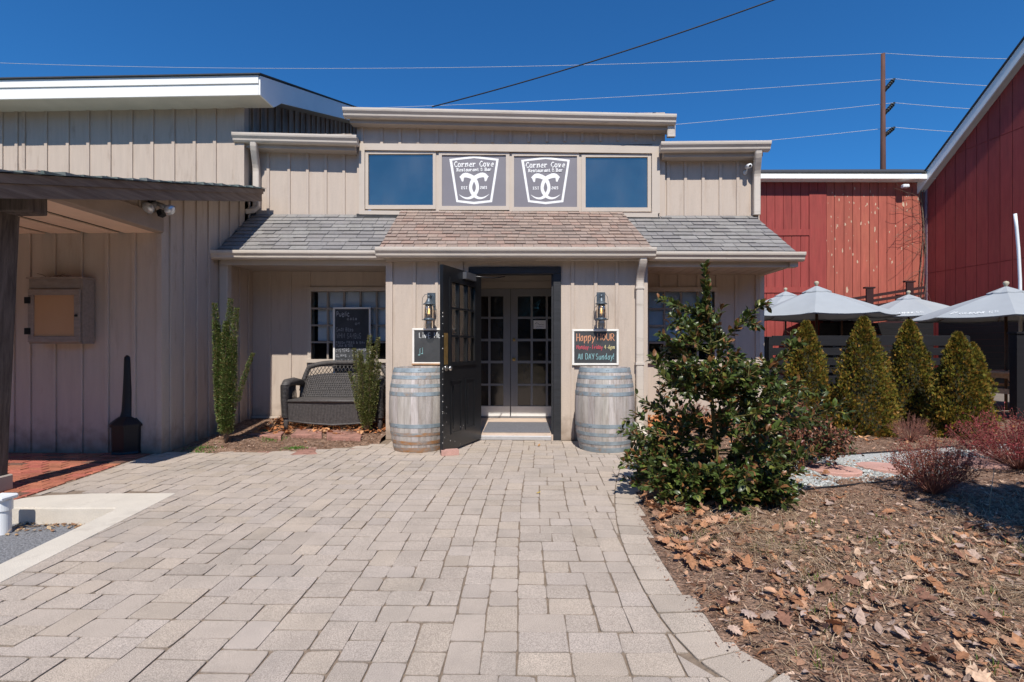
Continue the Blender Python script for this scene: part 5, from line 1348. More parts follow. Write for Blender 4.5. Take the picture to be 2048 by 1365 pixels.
a = Vector(P(864, 214, YC)); b_ = Vector(P(1592, 0, 6.3)); b2 = b_+(b_-a)*.4+Vector((0, 0, .3))
wire('service_cable', 'black twisted service cable rising from the clerestory roof to the upper right', a, b2, .14, .0095, CABLE)

# ================================================================== UMBRELLAS, FENCE, TABLE
def umbrella(label, px, apy, Y, D_=2.7, zr=None, rot=.2, text=None, tside=0, drop=.52):
    ax = X_(px, Y); za = Z_(px, apy, Y)-.06
    t = thing('patio_umbrella', label, 'umbrella', (ax, Y, 0), 'pale grey patio umbrellas behind the black fence')
    zh = za; Rr = D_/2; N = 8; ze = za-drop
    def cp(k, f, o=0):    # point on rib k at fraction f
        a = 2*math.pi*k/N+rot; r = Rr*f; return Vector((r*math.cos(a), r*math.sin(a), zh-(zh-ze)*(f*.86+.14*f*f)+o))
    S = MB(); M = 6; f0 = .10
    for k in range(N):
        vs = []; 
        for i in range(M+1):
            f = f0+(1-f0)*i/M
            for j in range(5):
                u = j/4; p = cp(k, f).lerp(cp(k+1, f), u); sg = .035*4*u*(1-u)*f; p.z -= sg*.8; 
                if i == M: p = p+(Vector((0, 0, 0)))
                vs.append(p)
        # short hanging valance
        for j in range(5): q = vs[M*5+j].copy(); q.z -= .022; q = Vector((q.x*.985, q.y*.985, q.z)); vs.append(q)
        S.add(vs, [(i*5+j, i*5+j+1, (i+1)*5+j+1, (i+1)*5+j) for i in range(M+1) for j in range(4)], smooth=False)
    local(S, 'canopy', UMB, t)
    S = MB()
    for k in range(N):
        c1 = Vector((0, 0, zh+.065)); vs = [c1]+[cp(k, .19, .03), cp(k, .19, .03).lerp(cp(k+1, .19, .03), .5)-Vector((0, 0, .012)), cp(k+1, .19, .03)]
        S.add(vs, [(0, 1, 2), (0, 2, 3)]); S.add([v_-Vector((0, 0, .03)) for v_ in vs[1:]]+vs[1:], [(0, 1, 4, 3), (1, 2, 5, 4)])
    local(S, 'vent', UMB, t)
    S = MB(); S.lathe([(.022, zh+.06), (.03, zh+.08), (.045, zh+.11), (.04, zh+.14), (.012, zh+.155), (.001, zh+.156)], n=12); local(S, 'finial', FIN, t)
    S = MB(); S.tube([(0, 0, 0), (0, 0, zh)], .024, 10); S.tube([(0, 0, zh-.5), (0, 0, zh-.42)], .045, 10); local(S, 'pole', UMBP, t)
    for k in range(N):
        S = MB(); S.tube([cp(k, .06, -.035), cp(k, .97, -.03)], .009, 4); S.tube([Vector((0, 0, zh-.46)), cp(k, .5, -.035)], .008, 4); local(S, 'rib', UMBP, t)
    if text:
        k = tside; a_, b_ = cp(k, .93), cp(k+1, .93); c_, d_ = cp(k, .80), cp(k+1, .80)
        if a_.x > b_.x: a_, b_, c_, d_ = b_, a_, d_, c_
        nrm = (b_-a_).cross(c_-a_).normalized(); 
        if nrm.z < 0: nrm = -nrm
        def m(u, v): 
            w_ = u*u*0; p = a_.lerp(b_, u).lerp(c_.lerp(d_, u), v); p.z -= .028*4*u*(1-u)*.9; return p
        q = MB(); write(q, text, m, nrm, .24, .15, .56, .46, .011, True, eps0=.012)
        for i in range(5): strip(q, [(.12+.012*i, .15+.05*i), (.12+.012*i, .72)], .004, m, nrm, .010)
        strip(q, [(.115, .2), (.118, .74), (.15, .78), (.175, .70), (.17, .40)], .009, m, nrm, .0125)
        local(q, 'lettering', INKP, t)
    return t
umbrella('pale grey umbrella behind the restaurant corner, farthest left of the patio umbrellas', 1571, 583, 13.4, 2.8, rot=.1, text='GUINNESS', tside=4)
umbrella('large pale grey umbrella in front of the barn doors, second from the left', 1633, 572, 10.4, 2.75, rot=.25, drop=.56)
umbrella('pale grey lettered umbrella in the middle, in front of the slatted shadow boards', 1817, 589, 12.9, 2.75, rot=-.25, text='GUINNESS', tside=5)
umbrella('pale grey umbrella over the picnic table at the right edge', 2012, 573, 9.5, 2.8, rot=.12, text='GUINNESS', tside=4)
umbrella('low pale umbrella glimpsed beneath the second and middle umbrellas', 1684, 599, 14.3, 2.8, rot=.0, drop=.50)

YF = 8.25
FN = thing('board_fence', 'black horizontal board fence running behind the four evergreens', 'fence', (5.5, YF, 0), 'black board fences round the patio')
fx0, fx1 = X_(1545, YF), X_(1938, YF)
rs = random.Random(77)
for ya, yb_ in ((672, 692), (696, 711), (716, 731), (736, 746), (752, 768), (774, 792), (799, 818)):
    S = MB(); S.box(fx0, fx1, YF, YF+.025, Z_(1740, yb_, YF), Z_(1740, ya, YF)+rs.uniform(-.004, .004), bev=.003); S.build('board', BLKF, FN)
for px in (1541, 1680, 1810, 1938):
    S = MB(); xx = X_(px, YF); S.box(xx-.045, xx+.045, YF+.026, YF+.12, 0, Z_(1740, 672, YF)-.01, bev=.004); S.build('post', BLKF, FN)
S = MB(); S.box(X_(1536, YF), X_(1544, YF), YF-.03, YF+.06, 0, Z_(1740, 675, YF)); S.build('post', BLKF, FN)
# tall fence at the back of the patio, shaded by the umbrellas
YK = 14.7
FK = thing('board_fence', 'tall black board fence at the back of the patio under the umbrellas', 'fence', (12, YK, 0), 'black board fences round the patio')
for j in range(11):
    S = MB(); S.box(X_(1640, YK), W(.9, 0, .5).x, YK, YK+.03, .05+j*.165, .05+j*.165+.163); S.build('board', BLKF, FK)
for j in range(11):
    S = MB(); z_ = .05+j*.165; S.loft([W(.9, z_, .5), W(.9, z_+.163, .5), W(.9, z_+.163, .47), W(.9, z_, .47)], [W(9.5, z_, .5), W(9.5, z_+.163, .5), W(9.5, z_+.163, .47), W(9.5, z_, .47)]); S.build('board', BLKF, FK)
for i in range(2): S = MB(); S.box(8.9+i*1.85, 9.0+i*1.85, YK-.09, YK-.002, 0, 1.84); S.build('post', BLKF, FK)
YR = 7.75
FR = thing('board_fence', 'black fence end standing at the right edge beside the picnic table', 'fence', (7.9, YR, 0), 'black board fences round the patio')
S = MB(); S.box(X_(2034, YR), X_(2034, YR)+.12, YR, YR+.12, 0, Z_(2040, 668, YR)); S.build('post', BLKF, FR)
for j in range(9): S = MB(); S.box(X_(2034, YR)+.122, 10.2, YR+.03, YR+.055, .03+j*.155, .03+j*.155+.145); S.build('board', BLKF, FR)
S = MB(); S.box(X_(2034, YR)-.02, 10.2, YR-.02, YR+.14, Z_(2040, 668, YR)+.002, Z_(2040, 668, YR)+.03); S.build('top_rail', BLKF, FR)

def picnic():
    tx0, tx1, yc = 8.42, 10.4, 9.5; t = thing('picnic_table', 'brown wooden picnic table under the rightmost umbrella', 'picnic table', ((tx0+tx1)/2, yc, 0))
    S = MB()
    for k in range(5): S.box(tx0, tx1, yc-.37+k*.15, yc-.37+k*.15+.14, .70, .738, bev=.004)
    S.build('tabletop', PICN, t)
    for s_ in (-1, 1):
        S = MB()
        for k in range(2): y = yc+s_*.62+(k-1)*.15; S.box(tx0, tx1, y, y+.14, .42, .458, bev=.004)
        S.build('seat', PICN, t)
    for x in (tx0+.22, tx1-.26):
        for s_ in (-1, 1): S = MB(); S.obox((x, yc+s_*.42, .35), (.019, 0, 0), (0, .062, 0), (0, -s_*.20, .35)); S.build('leg', PICN, t)
        S = MB(); S.box(x-.06, x-.021, yc-.80, yc+.80, .33, .419); S.box(x-.06, x-.021, yc-.36, yc+.36, .61, .699); S.build('cross_brace', PICN, t)
picnic()

# ================================================================== PLANTS
def leafv(S, p, d_, n_, L, Wd, col, fold=.25, tip=True):
    """one leaf: base p, direction d_, face normal n_"""
    s_ = d_.cross(n_)
    if s_.length < 1e-4: return
    s_.normalize(); n_ = s_.cross(d_).normalized(); w2 = Wd/2
    m1 = p+d_*(L*.45)-n_*(fold*w2*.0); l = m1+s_*w2+n_*(fold*w2); r = m1-s_*w2+n_*(fold*w2); t_ = p+d_*L-n_*(L*.12)
    S.add([p, l, t_, r, m1], [(0, 4, 1), (1, 4, 2), (0, 3, 4), (3, 2, 4)], col)
def rv(rs): 
    while True:
        v = Vector((rs.uniform(-1, 1), rs.uniform(-1, 1), rs.uniform(-1, 1)))
        if .1 < v.length < 1: return v.normalized()

def leaf6(S, p, d_, n_, L, Wd, col, fold=.3):
    s_ = d_.cross(n_)
    if s_.length < 1e-4: return
    s_.normalize(); n_ = s_.cross(d_).normalized(); w2 = Wd/2; up = n_*(fold*w2)
    c1 = p+d_*(L*.35)+n_*(L*.03); c2 = p+d_*(L*.72)+n_*(L*.01); t_ = p+d_*L-n_*(L*.10)
    S.add([p, c1+s_*w2+up, c1, c1-s_*w2+up, c2+s_*w2*.86+up*.8, c2, c2-s_*w2*.86+up*.8, t_], [(0, 2, 1), (0, 3, 2), (1, 2, 5, 4), (2, 3, 6, 5), (4, 5, 7), (5, 6, 7)], col, True)
# --- two columnar shrubs (narrow upright stems packed with small leaves)
def column_shrub(label, base, stems, seed, pal):
    t = thing('columnar_shrub', label, 'shrub', base, 'columnar shrubs in the porch bed')
    rs = random.Random(seed); S = MB(); T = MB()
    for (dx, dy, h_, lean, r0, bh) in stems:
        n_ = 12; pts = []
        for i in range(n_+1):
            f = i/n_; pts.append(Vector((dx*min(1, f*2.2)**.7+lean*f*f, dy*min(1, f*2.2)+rs.uniform(-.006, .006), .01+h_*f)))
        T.tube(pts, [.009*(1-.75*i/n_) for i in range(n_+1)], 5)
        L_ = int(h_*1500*(r0/.045))
        for _ in range(L_):
            f = bh+(1-bh)*rs.random(); i = min(int(f*n_), n_-1); p = pts[i].lerp(pts[i+1], f*n_-i)
            a = rs.uniform(0, 6.28); rad = r0*(1-.62*f**3)*math.sqrt(rs.random()); o_ = Vector((math.cos(a), math.sin(a), 0))
            q = p+o_*rad; d_ = (o_*.9+Vector((0, 0, rs.uniform(.2, 1.1)))+rv(rs)*.35).normalized()
            c = rs.choice(pal); v = rs.uniform(.7, 1.25)
            leafv(S, q, d_, (Vector((0, 0, 1))+rv(rs)*.7).normalized(), rs.uniform(.016, .026), rs.uniform(.009, .014), tuple(k*v for k in c), .3)
    local(T, 'stems', TWIG, t); local(S, 'foliage', LEAFM, t); return t
gp = [(.13, .20, .05), (.10, .16, .035), (.18, .24, .07), (.07, .11, .03), (.24, .26, .10), (.26, .20, .08)]
x, y = G(452, 882, .085); zb = bedz_left(x, y)
st = [(-.09, 0, 1.72, -.06, .055, .13), (-.02, .03, 1.78, .06, .055, .10), (.05, -.02, 1.66, .11, .05, .12), (-.07, -.03, 1.5, -.06, .055, .16), (.0, .0, 1.5, .0, .06, .12), (.09, .03, 1.1, .26, .032, .45), (-.04, .05, 1.35, .02, .06, .12), (.07, 0, 1.2, .05, .055, .14), (-.1, .02, 1.15, -.02, .055, .2), (.02, -.04, 1.45, .0, .07, .08), (-.05, -.02, 1.35, -.02, .07, .10), (.07, -.02, 1.3, .04, .065, .10), (-.09, .02, 1.45, -.03, .05, .14), (.03, -.05, 1.05, .02, .07, .1)]
st = [(a_*.88, b_*.88, c_*.94, d_*.88, e_*.95, f_) for a_, b_, c_, d_, e_, f_ in st]
column_shrub('taller columnar evergreen shrub at the wing corner with one side shoot leaning right', (x, y, zb), st, 5, gp)
x, y = G(734, 872, .03); zb = bedz_left(x, y)
st = [(-.09, 0, 1.08, -.08, .045, .15), (.0, .02, 1.25, .03, .045, .14), (.06, 0, 1.22, .09, .05, .14), (-.03, -.03, 1.0, -.04, .05, .10), (.04, -.02, .95, .03, .05, .10), (-.10, .02, .78, -.14, .03, .35), (.08, .02, .9, .08, .045, .15), (-.02, .04, .85, 0, .06, .05), (.03, -.04, 1.1, .04, .06, .08), (-.05, -.02, 1.05, -.03, .055, .1)]
column_shrub('shorter yellowish columnar shrub in front of the right end of the wicker loveseat', (x, y, zb), st, 6, [(.20, .22, .06), (.14, .18, .045), (.27, .28, .10), (.30, .24, .10), (.10, .13, .04)])

# --- holly
def holly():
    x0, y0 = 1.50, 3.98; zb = bedz_right(x0, y0); t = thing('holly_bush', 'large glossy holly bush with a tall leader beside the curved paver edge', 'bush', (x0, y0, zb))
    rs = random.Random(17); S = MB(); T = MB()
    lead = [Vector((.0, 0, 0)), Vector((-.03, 0, .4)), Vector((-.06, .02, .8)), Vector((-.07, 0, 1.2)), Vector((-.10, 0, 1.5)), Vector((-.115, 0, 1.80))]
    T.tube(lead, [.022, .018, .014, .010, .007, .004], 6)
    def sil(z, a):
        # crown radius by height and direction (cos a > 0 = right of the photo)
        tab = [(0, .46), (.12, .60), (.25, .64), (.38, .58), (.52, .62), (.68, .50), (.85, .42), (1.0, .34), (1.15, .25), (1.3, .17), (1.42, .12), (1.55, .07), (1.8, .04)]
        for (z0, r0), (z1, r1) in zip(tab, tab[1:]):
            if z0 <= z <= z1: r = r0+(r1-r0)*(z-z0)/(z1-z0); break
        else: r = .04
        c = math.cos(a)
        if c < 0 and z < .45: r *= 1.10
        if c > .3 and .35 < z < .75: r *= 1.22
        return r
    def leaves_along(pts, f0, dens, L0=.058):
        n_ = len(pts)-1; tot = sum((pts[i+1]-pts[i]).length for i in range(n_))
        for k in range(int(tot*(1-f0)*dens)):
            f = f0+(1-f0)*rs.random()**.85; u = f*n_; i = min(int(u), n_-1); p = pts[i].lerp(pts[i+1], u-i); ax = (pts[i+1]-pts[i]).normalized()
            o_ = rv(rs); o_ = (o_-ax*o_.dot(ax)).normalized(); d_ = (o_*.8+ax*.75+Vector((0, 0, .1))).normalized()
            L = L0*rs.uniform(.65, 1.15); g = rs.random()
            if g < .46: c = (.050, .070, .018)
            elif g < .74: c = (.078, .115, .024)
            elif g < .84: c = (.18, .19, .04)
            else: c = (.22, .10, .04)
            v = rs.uniform(.75, 1.3); leaf6(S, p+o_*.006, d_, (Vector((0, -.15, 1))+rv(rs)*.75).normalized(), L, L*.50, tuple(q*v for q in c), rs.uniform(.15, .5))
    def branch(z, a, r, up, dens=88, sub=True):
        i = min(z/1.8*5, 4.99); k = int(i); b_ = lead[k].lerp(lead[k+1], i-k) if z > 0 else Vector((0, 0, 0))
        dr = Vector((math.cos(a), math.sin(a), 0)); pts = [b_]; n_ = 6
        for j in range(1, n_+1):
            f = j/n_; pts.append(b_+dr*(r*f)+Vector((rs.uniform(-.015, .015), rs.uniform(-.015, .015), up*r*(f**1.5)+rs.uniform(-.012, .012))))
        T.tube(pts, [.006*(1-.85*j/n_)+.0012 for j in range(n_+1)], 4); leaves_along(pts, .25, dens)
        if sub:
            for q in range(int(2+r*7)):
                f = rs.uniform(.3, .92); u = f*n_; j = min(int(u), n_-1); p = pts[j].lerp(pts[j+1], u-j); d2 = (dr*rs.uniform(.3, .9)+rv(rs)*.8+Vector((0, 0, .35))).normalized(); L = rs.uniform(.08, .20)
                pp = [p, p+d2*L*.5+Vector((0, 0, .005)), p+d2*L]; T.tube(pp, [.0035, .0025, .0015], 3); leaves_along(pp, .0, 130)
    for k in range(74):
        z = 1.5*rs.random()**1.45; a = rs.uniform(0, 6.28); s_ = sil(z, a)*rs.uniform(.55, 1.12)
        branch(z*.92, a, s_, rs.uniform(.1, .55) if z > .3 else rs.uniform(-.1, .35))
    leaves_along(lead, .45, 330, .05)
    for z, a, r, up in ((.15, 3.3, .80, .12), (.10, 3.6, .72, .02), (.22, 3.0, .74, .30), (.9, 3.2, .42, .55), (1.1, 3.4, .34, .5), (1.05, -.3, .40, .85), (.7, -.2, .62, .62), (.5, .1, .72, .45), (1.3, 3.1, .26, .3), (.75, 3.05, .46, .5), (.4, -.5, .85, .35)): branch(z, a, r, up, 190)
    for k in range(12): branch(rs.uniform(.25, .75), rs.uniform(3.4, 6.0), rs.uniform(.3, .5), rs.uniform(.1, .6))
    for k in range(46):
        a = rs.uniform(3.3, 6.1); branch(.02, a, rs.uniform(.3, .62), rs.uniform(.1, .5))
    local(T, 'branches', TWIGY, t); local(S, 'foliage', LEAFG, t)
holly()

# --- bronze nandina behind the holly
def bronze(name, label, x, y, r, h_, n_, pal, seed, dens=26, m=None, leaf=.035, cat='bush', grp=None, zadd=0, twig=TWIG, tr=.0035):
    zb = bedz_right(x, y)+zadd; t = thing(name, label, cat, (x, y, zb), grp); rs = random.Random(seed); S = MB(); T = MB()
    for k in range(n_):
        a = rs.uniform(0, 6.28); rr_ = r*math.sqrt(rs.random()); hh = h_*(1-.45*(rr_/r)**2)*rs.uniform(.7, 1.05); e_ = Vector((rr_*math.cos(a), rr_*math.sin(a), hh))
        s0 = Vector((e_.x*.12, e_.y*.12, 0)); m_ = s0.lerp(e_, .5)+Vector((e_.x*.10, e_.y*.10, -hh*.03))+rv(rs)*.02; pts = [s0, m_, e_]
        T.tube(pts, [tr, tr*.7, tr*.35], 3)
        for q in range(3):
            f = rs.uniform(.35, .95); p = m_.lerp(e_, (f-.5)*2) if f > .5 else s0.lerp(m_, f*2); d2 = ((e_-s0).normalized()+rv(rs)*.8).normalized()*rs.uniform(.04, .13)*(h_/.5); T.tube([p, p+d2*.6, p+d2], [tr*.5, tr*.35, tr*.2], 3)
            for _ in range(dens//3):
                p2 = p+d2*rs.random(); c = rs.choice(pal); v = rs.uniform(.7, 1.3); leafv(S, p2, rv(rs), (Vector((0, 0, 1))+rv(rs)).normalized(), leaf*rs.uniform(.6, 1.2), leaf*.45, tuple(q_*v for q_ in c), .3)
        for _ in range(dens):
            f = rs.uniform(.45, 1.02); p2 = m_.lerp(e_, max(0, (f-.5)*2)); c = rs.choice(pal); v = rs.uniform(.7, 1.3); leafv(S, p2+rv(rs)*.01, rv(rs), (Vector((0, 0, 1))+rv(rs)).normalized(), leaf*rs.uniform(.6, 1.2), leaf*.45, tuple(q_*v for q_ in c), .3)
    local(T, 'twigs', twig, t); local(S, 'foliage', m or LEAFM, t); return t
x, y = 2.55, 5.0
bronze('nandina_bush', 'low bronze and green leafed bush spreading right behind the holly', 2.45, 4.75, .50, .62, 120, [(.22, .09, .05), (.32, .14, .08), (.06, .08, .025), (.04, .065, .02), (.14, .04, .03)], 41, 34, LEAFG, .045)
RB = 'leafless red twigged bushes beside the gravel path'
redp = [(.30, .06, .05), (.38, .12, .08), (.20, .04, .03), (.36, .19, .12)]
RTW = mat('grey_red_twig', (.27, .12, .09), .85, .25, 20, .1, 90)
x, y = G(1868, 990, .05); bronze('barberry_bush', 'wispy red leaved bush in front of the gravel path, the nearest of the bare bushes', x, y, .30, .47, 170, redp, 51, 20, None, .016, 'bush', RB, 0, RTW, .0022)
x, y = G(1820, 884, .05); bronze('barberry_bush', 'small leafless purplish twig bush in front of the gap between the evergreens', x, y, .25, .34, 130, redp, 52, 1, None, .012, 'bush', RB, 0, RTW, .0022)
x, y = G(2040, 940, .05); bronze('barberry_bush', 'dark red leaved bush cut by the right edge of the photo', x, y, .55, .55, 240, [(.26, .03, .04), (.34, .06, .06), (.18, .025, .03)], 53, 20, None, .020, 'bush', RB, 0, RTW, .0024)
x, y = G(1385, 850, .1); bronze('low_red_shrub', 'small red leafed shrub between the holly and the porch wall', x, y, .25, .28, 60, redp, 54, 10, None, .02)

# --- four arborvitae
def arbor(label, px, pyb, pyt, wpx, seed, twin=0, cols=None):
    x, y = G(px, pyb, .02); 
    h_ = Z_(px, pyt, y)-.02; r0 = X_(px+wpx/2, y)-x; t = thing('arborvitae', label, 'evergreen', (x, y, .02), 'row of arborvitae in front of the black fence')
    rs = random.Random(seed); S = MB(); T = MB()
    T.tube([(0, 0, 0), (0, 0, h_*.8)], [.03, .008], 6)
    tips = [(0, 0, h_, 1.0)]+([(r0*.45, 0, h_*.90, .8)] if twin else [])
    pal = cols or [(.23, .175, .025), (.28, .19, .03), (.13, .125, .02), (.34, .18, .035), (.06, .068, .015), (.20, .20, .03)]
    lobes = [(rs.uniform(0, 6.28), rs.uniform(.1, .9), rs.uniform(.2, .5)) for _ in range(22)]
    for (tx, ty, hh, k_) in tips:
        for _ in range(int(9000*k_)):
            f = 1-(1-rs.random())**.60 if False else rs.random()**1.35; a = rs.uniform(0, 6.28)
            prof = (1-f**1.55)**.80*min(1, .80+f*1.1) if f < 1 else 0
            bump = 1+.17*math.sin(a*4+f*17+seed)+.13*math.sin(a*9-f*31+seed*2)+.06*math.sin(a*15+f*60)+rs.uniform(-.13, .06)+(.12*rs.random()**6)
            r = r0*prof*bump*(1 if not twin else .86)+.012
            z = f*hh; o_ = Vector((math.cos(a), math.sin(a), 0)); rr_ = r*(1-.30*rs.random()**2)
            p = Vector((tx*min(1, f*1.3), ty, z))+o_*rr_
            tw = rs.uniform(-.6, .6); up = (o_*.55+Vector((0, 0, 1.0))+rv(rs)*.4).normalized(); side = Vector((-o_.y, o_.x, 0)); nrm = (side*math.cos(tw*2.5)+o_*math.sin(tw*2.5)).normalized()
            L = rs.uniform(.028, .052); c = rs.choice(pal); v = rs.uniform(.8, 1.15); c = tuple(q*v for q in c)
            # a flat fan of three fingers
            sd = up.cross(nrm).normalized(); 
            vs = [p]; fs = []
            for q, (an, ll) in enumerate(((-.45, .8), (0, 1), (.45, .8))):
                dd = (up*math.cos(an)+sd*math.sin(an)); e_ = p+dd*L*ll+rv(rs)*.004; w_ = sd*math.cos(an)*.0065-up*math.sin(an)*.0065
                vs += [p+dd*L*.4+w_, e_, p+dd*L*.4-w_]; fs.append((0, 1+q*3, 2+q*3, 3+q*3))
            S.add(vs, fs, c)
    # dark inner mass of old twigs
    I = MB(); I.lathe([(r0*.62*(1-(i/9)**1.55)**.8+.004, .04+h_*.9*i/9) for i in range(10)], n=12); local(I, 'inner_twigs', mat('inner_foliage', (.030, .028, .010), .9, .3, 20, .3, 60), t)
    local(T, 'trunk', TWIG, t); local(S, 'foliage', LEAFM, t); return t
arbor('olive arborvitae nearest the restaurant, partly behind the holly bush', 1612, 862, 645, 96, 61)
arbor('tallest olive arborvitae, second from the restaurant', 1726, 872, 637, 112, 62)
arbor('slim olive arborvitae behind the small leafless bush', 1818, 855, 643, 96, 63)
arbor('broad double tipped arborvitae next to the picnic table', 1916, 876, 668, 112, 64, 1)

# --- tree just outside the frame at the right: its shadow lies on the mulch
def shade_tree():
    bx_, by_ = 3.75, 1.45; t = thing('garden_tree', 'small evergreen tree beyond the right edge whose shadow falls on the mulch', 'tree', (bx_, by_, .03)); rs = random.Random(71); S = MB(); T = MB()
    T.tube([(0, 0, 0), (.02, 0, 1.2), (0, .03, 2.9)], [.045, .035, .012], 8)
    for k in range(90):
        a = rs.uniform(0, 6.28); z = rs.uniform(2.0, 2.9); e_ = Vector((.95*math.cos(a)*rs.uniform(.4, 1), .55*math.sin(a)*rs.uniform(.4, 1), z+.15)); T.tube([(0, 0, z-.3), e_*.6+Vector((0, 0, (z-.1)*.4)), e_], [.012, .008, .003], 4)
        for _ in range(120): p = e_*rs.uniform(.45, 1.05)+rv(rs)*.16; p.z = e_.z+rs.uniform(-.25, .15); leafv(S, p, rv(rs), rv(rs), .10, .06, (.03, .06, .015), .2)
    local(T, 'trunk', TWIG, t); local(S, 'crown', LEAFM, t)
shade_tree()

# --- fallen leaves, wood chips, dry grass and weeds
OAK = [(0, 0), (.10, .06), (.22, .05), (.20, .22), (.36, .30), (.25, .36), (.46, .52), (.28, .50), (.38, .72), (.20, .66), (.14, .86), (0, 1)]
OAK = OAK+[(-x, y) for x, y in OAK[-2:0:-1]]
SIMP = [(0, 0), (.16, .2), (.24, .45), (.16, .75), (0, 1), (-.16, .75), (-.24, .45), (-.16, .2)]
LPAL = [(.46, .23, .12), (.40, .19, .10), (.50, .29, .18), (.34, .19, .12), (.46, .33, .26), (.24, .12, .08), (.58, .40, .28), (.42, .31, .26), (.44, .21, .11)]
def drop(S, x, y, z, size, rs, shape, pal):
    a = rs.uniform(0, 6.28); tl = Vector((rs.gauss(0, .34), rs.gauss(0, .34), 1)).normalized(); ux = Vector((math.cos(a), math.sin(a), 0)); ux = (ux-tl*ux.dot(tl)).normalized(); uy = tl.cross(ux)
    cu = rs.uniform(-.5, 1.1); cv_ = rs.uniform(-.5, .9); c = rs.choice(pal); v = rs.uniform(.75, 1.2); c = tuple(q*v for q in c); vs = []
    for px_, py_ in shape+[(0, .5)]:
        q = Vector((x, y, z))+ux*(px_*size)+uy*((py_-.5)*size)+tl*(size*(cu*px_*px_*1.6+cv_*(py_-.5)**2)); vs.append(q)
    lo = min(q.z for q in vs); k = z+.003-lo
    if k > 0: vs = [q+Vector((0, 0, k*.9)) for q in vs]
    n_ = len(shape); S.add(vs, [(i, (i+1) % n_, n_) for i in range(n_)], c)
def litter():
    rs = random.Random(88); S = MB(); n_ = 0
    while n_ < 2500:
        y = .9+rs.random()**1.2*4.2; x = edge_x(max(.95, y))+.02+rs.random()**1.1*4.4
        if x > 1.02*y+.9: continue
        dens = 1.0 if y < 3.2 else .35
        if noise.noise((x*1.6, y*1.6, 5)) < -.12 and rs.random() < .75: continue
        if rs.random() > dens: continue
        if y > 4.3 and x > 2: 
            if rs.random() < .8: continue
        far = rs.random(); sz = rs.uniform(.016, .042) if far < .70 else rs.uniform(.045, .085)
        drop(S, x, y, bedz_right(x, y)+rs.uniform(.0, .02), sz, rs, OAK if rs.random() < .5 else SIMP, LPAL); n_ += 1
    for _ in range(330):     # pile along the paver edge by the holly
        y = rs.uniform(2.6, 4.6); x = edge_x(y)+abs(rs.gauss(0, .28))+.01; drop(S, x, y, bedz_right(x, y)+rs.uniform(0, .035), rs.uniform(.04, .095), rs, OAK, LPAL[:4])
    OR = [(.55, .24, .10), (.48, .20, .08), (.62, .34, .18), (.38, .15, .06)]
    for _ in range(650):     # heap between vestibule and right wall
        x = rs.uniform(1.5, 3.0); y = 7.15-abs(rs.gauss(0, .45)); drop(S, x, y, bedz_right(x, y)+rs.uniform(0, .05), rs.uniform(.05, .10), rs, OAK, OR)
    for _ in range(420): x = rs.uniform(3.2, 7.5); y = rs.uniform(6.0, 8.1); drop(S, x, y, bedz_right(x, y), rs.uniform(.03, .08), rs, SIMP, OR)
    for _ in range(620):     # under the loveseat
        x = rs.uniform(-3.6, -1.85); y = min(7.15, rs.gauss(6.75, .28)); 
        if y < 6.2: continue
        drop(S, x, y, bedz_left(x, y)+rs.uniform(0, .03), rs.uniform(.04, .09), rs, OAK if rs.random() < .5 else SIMP, OR)
    for _ in range(60): x = rs.uniform(-3.9, -1.9); y = bedfront(x)+rs.random()*.9; drop(S, x, y, bedz_left(x, y), rs.uniform(.02, .05), rs, SIMP, LPAL)
    for _ in range(120): t_ = rs.random(); x = -2.95-.75*t_+rs.gauss(0, .02); y = 3.53-rs.random()**2*.10*(1+2*t_*t_); drop(S, x, y, -.115, rs.uniform(.02, .05), rs, SIMP, [(.40, .24, .12), (.5, .36, .22), (.25, .14, .08)])
    return S
tag(litter().build('fallen_leaves', LEAFD), 'dry brown oak leaves scattered over the mulch beds', 'leaves', kind='stuff')
for px, py, lb in ((1078, 893, 'single brown leaf on the pavers below the door sill'), (1077, 988, 'small yellow leaf lying in the middle of the pavers')):
    S = MB(); x, y = G(px, py); drop(S, x, y, .006, .06 if py < 900 else .045, rnd, SIMP, [(.50, .26, .10)] if py < 900 else [(.6, .42, .06)]); tag(S.build('leaf', LEAFD), lb, 'leaf')
def chips():
    rs = random.Random(99); S = MB(); CP = [(.24, .13, .08), (.13, .065, .04), (.36, .21, .14), (.07, .04, .03), (.46, .33, .25), (.20, .10, .06)]
    def chip(x, y, z, s_):
        a = rs.uniform(0, 6.28); ux = Vector((math.cos(a), math.sin(a), rs.gauss(0, .25))).normalized()*s_; uy = Vector((-math.sin(a), math.cos(a), rs.gauss(0, .4))).normalized()*s_*rs.uniform(.15, .4); c = rs.choice(CP); v = rs.uniform(.8, 1.3); p = Vector((x, y, z+.004))
        S.add([p-ux-uy, p+ux-uy*.6, p+ux*.8+uy, p-ux*.9+uy*.8], [(0, 1, 2, 3)], tuple(q*v for q in c))
    for _ in range(26000):
        y = .9+rs.random()**1.15*6.2; x = edge_x(min(max(.95, y), 6.4))+.0+rs.random()*(1.05*y+1.2)
        if x > 1.05*y+.8 or (y > 6.25 and x < 1.5) or (x < 3.25 and y > 7.1): continue
        chip(x, y, bedz_right(x, y), rs.uniform(.006, .022))
    for _ in range(4500): x = rs.uniform(-4.0, -1.85); y = bedfront(x)+rs.random()*(7.1-bedfront(x)); chip(x, y, bedz_left(x, y), rs.uniform(.005, .016))
    for _ in range(900): y = rs.uniform(1.2, 4.2); x = edge_x(y)-rs.random()**3*.10+.01; chip(x, y, .003, rs.uniform(.003, .009))
    return S
tag(chips().build('mulch_chips', CHIP), 'shredded brown bark mulch on the planting beds', 'mulch', kind='stuff')
